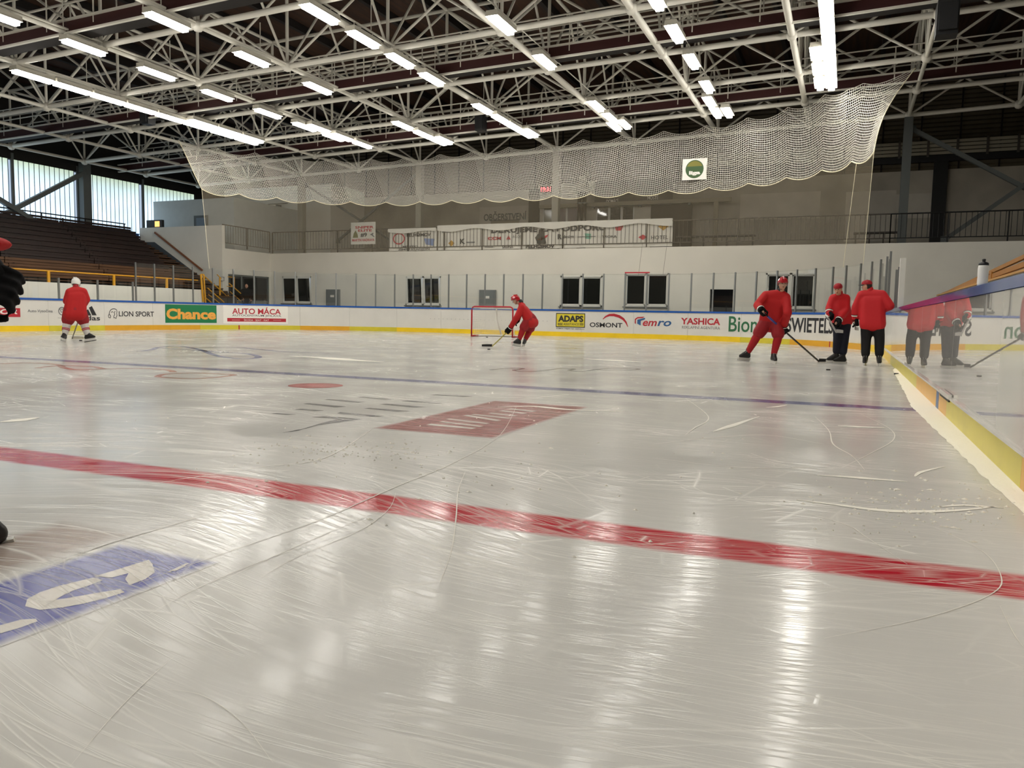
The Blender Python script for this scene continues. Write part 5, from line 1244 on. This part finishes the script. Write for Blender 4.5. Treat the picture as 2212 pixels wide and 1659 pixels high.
        for j in range(n): br.quad(A[j], A[j + 1], B_[j + 1], B_[j]); br.quad(A[j] - hu * .006, B_[j] - hu * .006, B_[j + 1] - hu * .006, A[j + 1] - hu * .006); br.quad(B_[j], B_[j + 1], B_[j + 1] - hu * .006, B_[j] - hu * .006)
        br.build('brim', o.get('brimm', M_BLACK), c_)
    if o.get('hair', True): blob('hair', [('ell', head - face * .028 + hu * .004, (.08, .078, .105), HR)], o.get('hairm', M_HAIR), t, .012, 2)
    return t

def stick(label, top, heel, bladed, shm, parent=None, blm=None):
    t = thing('hockey_stick', label, 'hockey stick', heel); d = (heel - top).normalized()
    MB().bar(top, heel, .022, .03).build('shaft', shm, t); MB().bar(top, top + d * .16, .027, .034).build('grip_tape', M_WHITEP, t)
    bl = MB(); n = 6; L_ = .3; prev = None; bd = bladed.normalized(); nr = bd.cross(Vector((0, 0, 1))).normalized()
    for i in range(n + 1):
        u = i / n; c = heel + bd * L_ * u + nr * (.03 * u * u); h_ = .062 * (1 - .25 * u ** 3)
        row = [c + nr * .005 - Vector((0, 0, .008)), c - nr * .005 - Vector((0, 0, .008)), c - nr * .005 + Vector((0, 0, h_)), c + nr * .005 + Vector((0, 0, h_))]
        if prev:
            for k in range(4): bl.quad(prev[k], prev[(k + 1) % 4], row[(k + 1) % 4], row[k])
        else: bl.poly(row[::-1])
        prev = row
    bl.poly(prev); b_ = bl.build('blade', blm or shm, t)
    return t

def crop(x0, y0, k): return lambda x, y: (x0 + x * k, y0 + y * k)
HP = dict(hem=.07, top='jersey', topm=M_JER, pants='hockey', pantm=M_RPANT, sockm=M_RSOCK, head='helmet', hm=M_HRED, visor=True)
# --- skating player in red
c = crop(1580, 580, .1326); P = Pose(1671.5, 785.5)
J = dict(head=P(*c(835, 250), -.12), neck=P(*c(810, 375), -.06), shL=P(*c(560, 435), -.02), shR=P(*c(890, 470), -.04), elL=P(*c(425, 600), -.2), elR=P(*c(915, 720), -.25), haL=P(*c(515, 710), -.5), haR=P(*c(810, 950), -.46),
         hipL=P(*c(570, 870), .14), hipR=P(*c(725, 880), .14), knL=P(*c(430, 1080), .04), knR=P(*c(765, 1100), .02), anL=P(*c(270, 1360), .15), anR=P(*c(690, 1400), .0))
top, heel = P(*c(490, 695), -.15), gz(*c(1432, 1528)); ax = (J['haR'] - J['haL'])
top = J['haL'] - ax.normalized() * .08
heel = gz(*c(1425, 1522)); heel = Vector((heel.x, heel.y, .012))
J['haR'] = top + (heel - top) * .37
person('person', 'player skating in red with red helmet, both gloves on a blue and black stick', P.b, J, P.dirv(.25, -1, -.1), dict(HP, axis=(heel - top), collar=M_BLACK, footL=P.dirv(-.75, -.6, 0), footR=P.dirv(.35, -1, 0), bulk=1.02))
st_ = stick('dark stick with a blue upper shaft held by the skating player', top, heel, P.dirv(.9, .4), mat('black_shaft', '#1b1a1c', .4))
MB().bar(top + (heel - top) * .12, top + (heel - top) * .36, .026, .034).build('blue_sleeve', mat('blue_shaft', '#4560b0', .4), st_)
# --- bent player beside the goal
c = crop(980, 600, .1085); P = Pose(1131, 750.5)
J = dict(head=P(*c(1235, 440), 0), neck=P(*c(1330, 510), 0), shL=P(*c(1350, 590), -.18), shR=P(*c(1370, 560), .18), elL=P(*c(1270, 770), -.24), elR=P(*c(1290, 760), .2), haL=P(*c(1190, 965), -.16), haR=P(*c(1265, 890), .08),
         hipL=P(*c(1500, 850), -.1), hipR=P(*c(1560, 850), .1), knL=P(*c(1385, 1010), -.1), knR=P(*c(1520, 1030), .1), anL=P(*c(1305, 1225), -.1), anR=P(*c(1425, 1230), .1))
heel = gz(*c(765, 1375)); heel.z = .012; top = J['haR'] + (J['haR'] - J['haL']).normalized() * .08
J['haL'] = top + (heel - top) * .38
person('person', 'player in red bending over the stick beside the goal', P.b, J, P.dirv(-1, -.15, -.45), dict(HP, axis=(heel - top), collar=M_BLACK, footL=P.dirv(-.8, -.7, 0), footR=P.dirv(-.2, -1, 0), bulk=1.06))
stick('yellow shafted stick held by the player bending beside the goal', top, heel, P.dirv(-1, .1), mat('yellow_shaft', '#b5ac5a', .4), blm=M_BLACK)
# --- player with the white helmet, seen from behind
c = crop(100, 580, .1085); P = Pose(166, 739.5)
J = dict(head=P(*c(590, 290), .16), neck=P(*c(590, 390), .1), shL=P(*c(470, 475), .0), shR=P(*c(730, 465), .02), elL=P(*c(415, 650), .08), elR=P(*c(790, 610), .08), haL=P(*c(600, 830), .34), haR=P(*c(745, 740), .34),
         hipL=P(*c(480, 850), -.05), hipR=P(*c(660, 850), -.05), knL=P(*c(425, 1050), .08), knR=P(*c(740, 1050), .08), anL=P(*c(370, 1300), -.02), anR=P(*c(815, 1300), -.02))
heel = gz(*c(515, 1400)); heel.z = .012; top = J['haR'] + (J['haR'] - heel).normalized() * .1; J['haL'] = top + (heel - top) * .32
person('person', 'player in red jersey with white helmet and striped white socks, seen from behind', P.b, J, P.dirv(.45, 1, -.25), dict(HP, hm=M_HWHT, sockm=M_WSOCK, stripes=True, axis=(heel - top), footL=P.dirv(-.35, -1, 0), footR=P.dirv(.9, -.5, 0), bulk=1.2, collar=M_RPANT))
stick('grey stick held in front of the white helmeted player', top, heel, P.dirv(1, -.1), mat('grey_shaft', '#6f6a62', .4), blm=mat('pale_blade', '#b9b3a2', .5))
# --- coach with the backward cap
c = crop(1760, 580, .1326); P = Pose(1809, 784.5)
J = dict(head=P(*c(380, 335), -.1), neck=P(*c(400, 425), -.02), shL=P(*c(300, 485), -.04), shR=P(*c(510, 485), .05), elL=P(*c(240, 640), -.05), elR=P(*c(505, 690), -.02), haL=P(*c(232, 790), -.2), haR=P(*c(345, 900), -.36),
         hipL=P(*c(385, 830), .02), hipR=P(*c(510, 830), .06), knL=P(*c(375, 1110), -.04), knR=P(*c(485, 1120), .02), anL=P(*c(350, 1400), -.02), anR=P(*c(455, 1420), .0))
ax = J['haR'] - J['haL']
person('person', 'coach in red jacket and navy trousers looking down, cap worn backwards', P.b, J, P.dirv(-.25, -1, -.3), dict(top='jacket', topm=M_JACK, pants='long', pantm=M_NAVY, head='cap_back', hm=mat('red_cap', '#a3121f', .7), brimm=mat('red_cap', '#a3121f', .7), axis=ax, collar=M_JACK, footL=P.dirv(-1, -.25, 0), footR=P.dirv(-1, -.35, 0), bulk=1.0, hem=.02))
top = J['haL'] - ax.normalized() * .12; heel = P(*c(352, 1040), -.8)
stick('pale stick carried low across the front of the coach with the backward cap', top, heel, P.dirv(.6, -1), mat('silver_shaft', '#8c8a86', .35))
# --- coach seen from behind
P = Pose(1884.6, 789.5)
J = dict(head=P(*c(850, 285), .0), neck=P(*c(890, 370), .0), shL=P(*c(765, 430), .0), shR=P(*c(1095, 425), .0), elL=P(*c(670, 640), .06), elR=P(*c(1225, 610), -.02), haL=P(*c(655, 880), .1), haR=P(*c(1075, 690), .24),
         hipL=P(*c(850, 860), .0), hipR=P(*c(1025, 860), .0), knL=P(*c(835, 1150), .03), knR=P(*c(1055, 1150), .03), anL=P(*c(825, 1445), -.02), anR=P(*c(1050, 1445), -.02))
top, heel = P(*c(612, 520), .1), P(*c(665, 1000), .1); ax = heel - top
person('person', 'coach in red jacket, black trousers and dark brimmed red cap, seen from behind', P.b, J, P.dirv(-1, .25, -.05), dict(top='jacket', topm=M_JACK, pants='long', pantm=M_BLKT, head='cap', hm=mat('red_cap', '#a3121f', .7), axis=ax, axisR=P.dirv(-1, 0, 0), collar=M_JACK, footL=P.dirv(-.1, -1, 0), footR=P.dirv(.1, -1, 0), bulk=1.06, hem=.06))
stick('thin pale stick hanging in the glove of the coach in black trousers', top, heel, P.dirv(.3, -1), mat('pale_shaft', '#a8a49c', .35))
# --- man in black behind the glass
P = Pose(0, 0, base=Vector((-29.0, 32.33, FZ)))
def U(u, d, z): return P.b + P.r * u + P.a * d + Vector((0, 0, z))
J = dict(head=U(0, -.03, 1.66), neck=U(.02, 0, 1.5), shL=U(-.19, 0, 1.42), shR=U(.2, 0, 1.42), elL=U(-.26, -.03, 1.12), elR=U(.27, -.03, 1.12), haL=U(-.2, -.15, .95), haR=U(.2, -.15, .92), hipL=U(-.1, 0, .92), hipR=U(.1, 0, .92), knL=U(-.1, -.02, .5), knR=U(.1, -.02, .5), anL=U(-.1, 0, .1), anR=U(.1, 0, .1))
person('person', 'bald man in black clothes standing behind the glass by the double door', P.b, J, P.dirv(-.3, -1, -.35), dict(top='coat', topm=M_BLKCL, pants='long', pantm=M_BLKT, head='none', axis=P.dirv(1, 0, 0), gloves=False, skates=False, footL=P.dirv(-.2, -1, 0), footR=P.dirv(.2, -1, 0), bulk=1.08, hair=False, collar=M_BLKCL))
# --- player passing at the left edge
P = Pose(-70, 1186)
J = dict(head=P(-330, 330, .1), neck=P(-290, 420, .05), shL=P(-400, 480, .1), shR=P(-180, 450, -.05), elL=P(-470, 620, 0), elR=P(-65, 555, -.02), haL=P(-380, 700, -.2), haR=P(5, 632, -.05), hipL=P(-330, 780, .1), hipR=P(-230, 780, .05), knL=P(-330, 930, -.1), knR=P(-190, 950, -.1), anL=P(-330, 1110, 0), anR=P(-58, 1118, .02))
ax = P.dirv(-.35, -.5, -.8)
pl = person('person', 'dark gloved player passing close by, only a glove, sleeve and skate showing', P.b, J, P.dirv(-1, -.2, -.1), dict(HP, top='dark_jersey', topm=M_BLKCL, axis=ax, footL=P.dirv(-1, 0, 0), footR=P.dirv(-1, .15, 0.0), bulk=.95, sockm=M_BLKT, pantm=M_BLKT))
blob('elbow_patch', [('ell', P(-36, 526, -.08), (.1, .09, .03))], M_JER, pl, .01, 2)
bpy.data.scenes.remove(TMP)
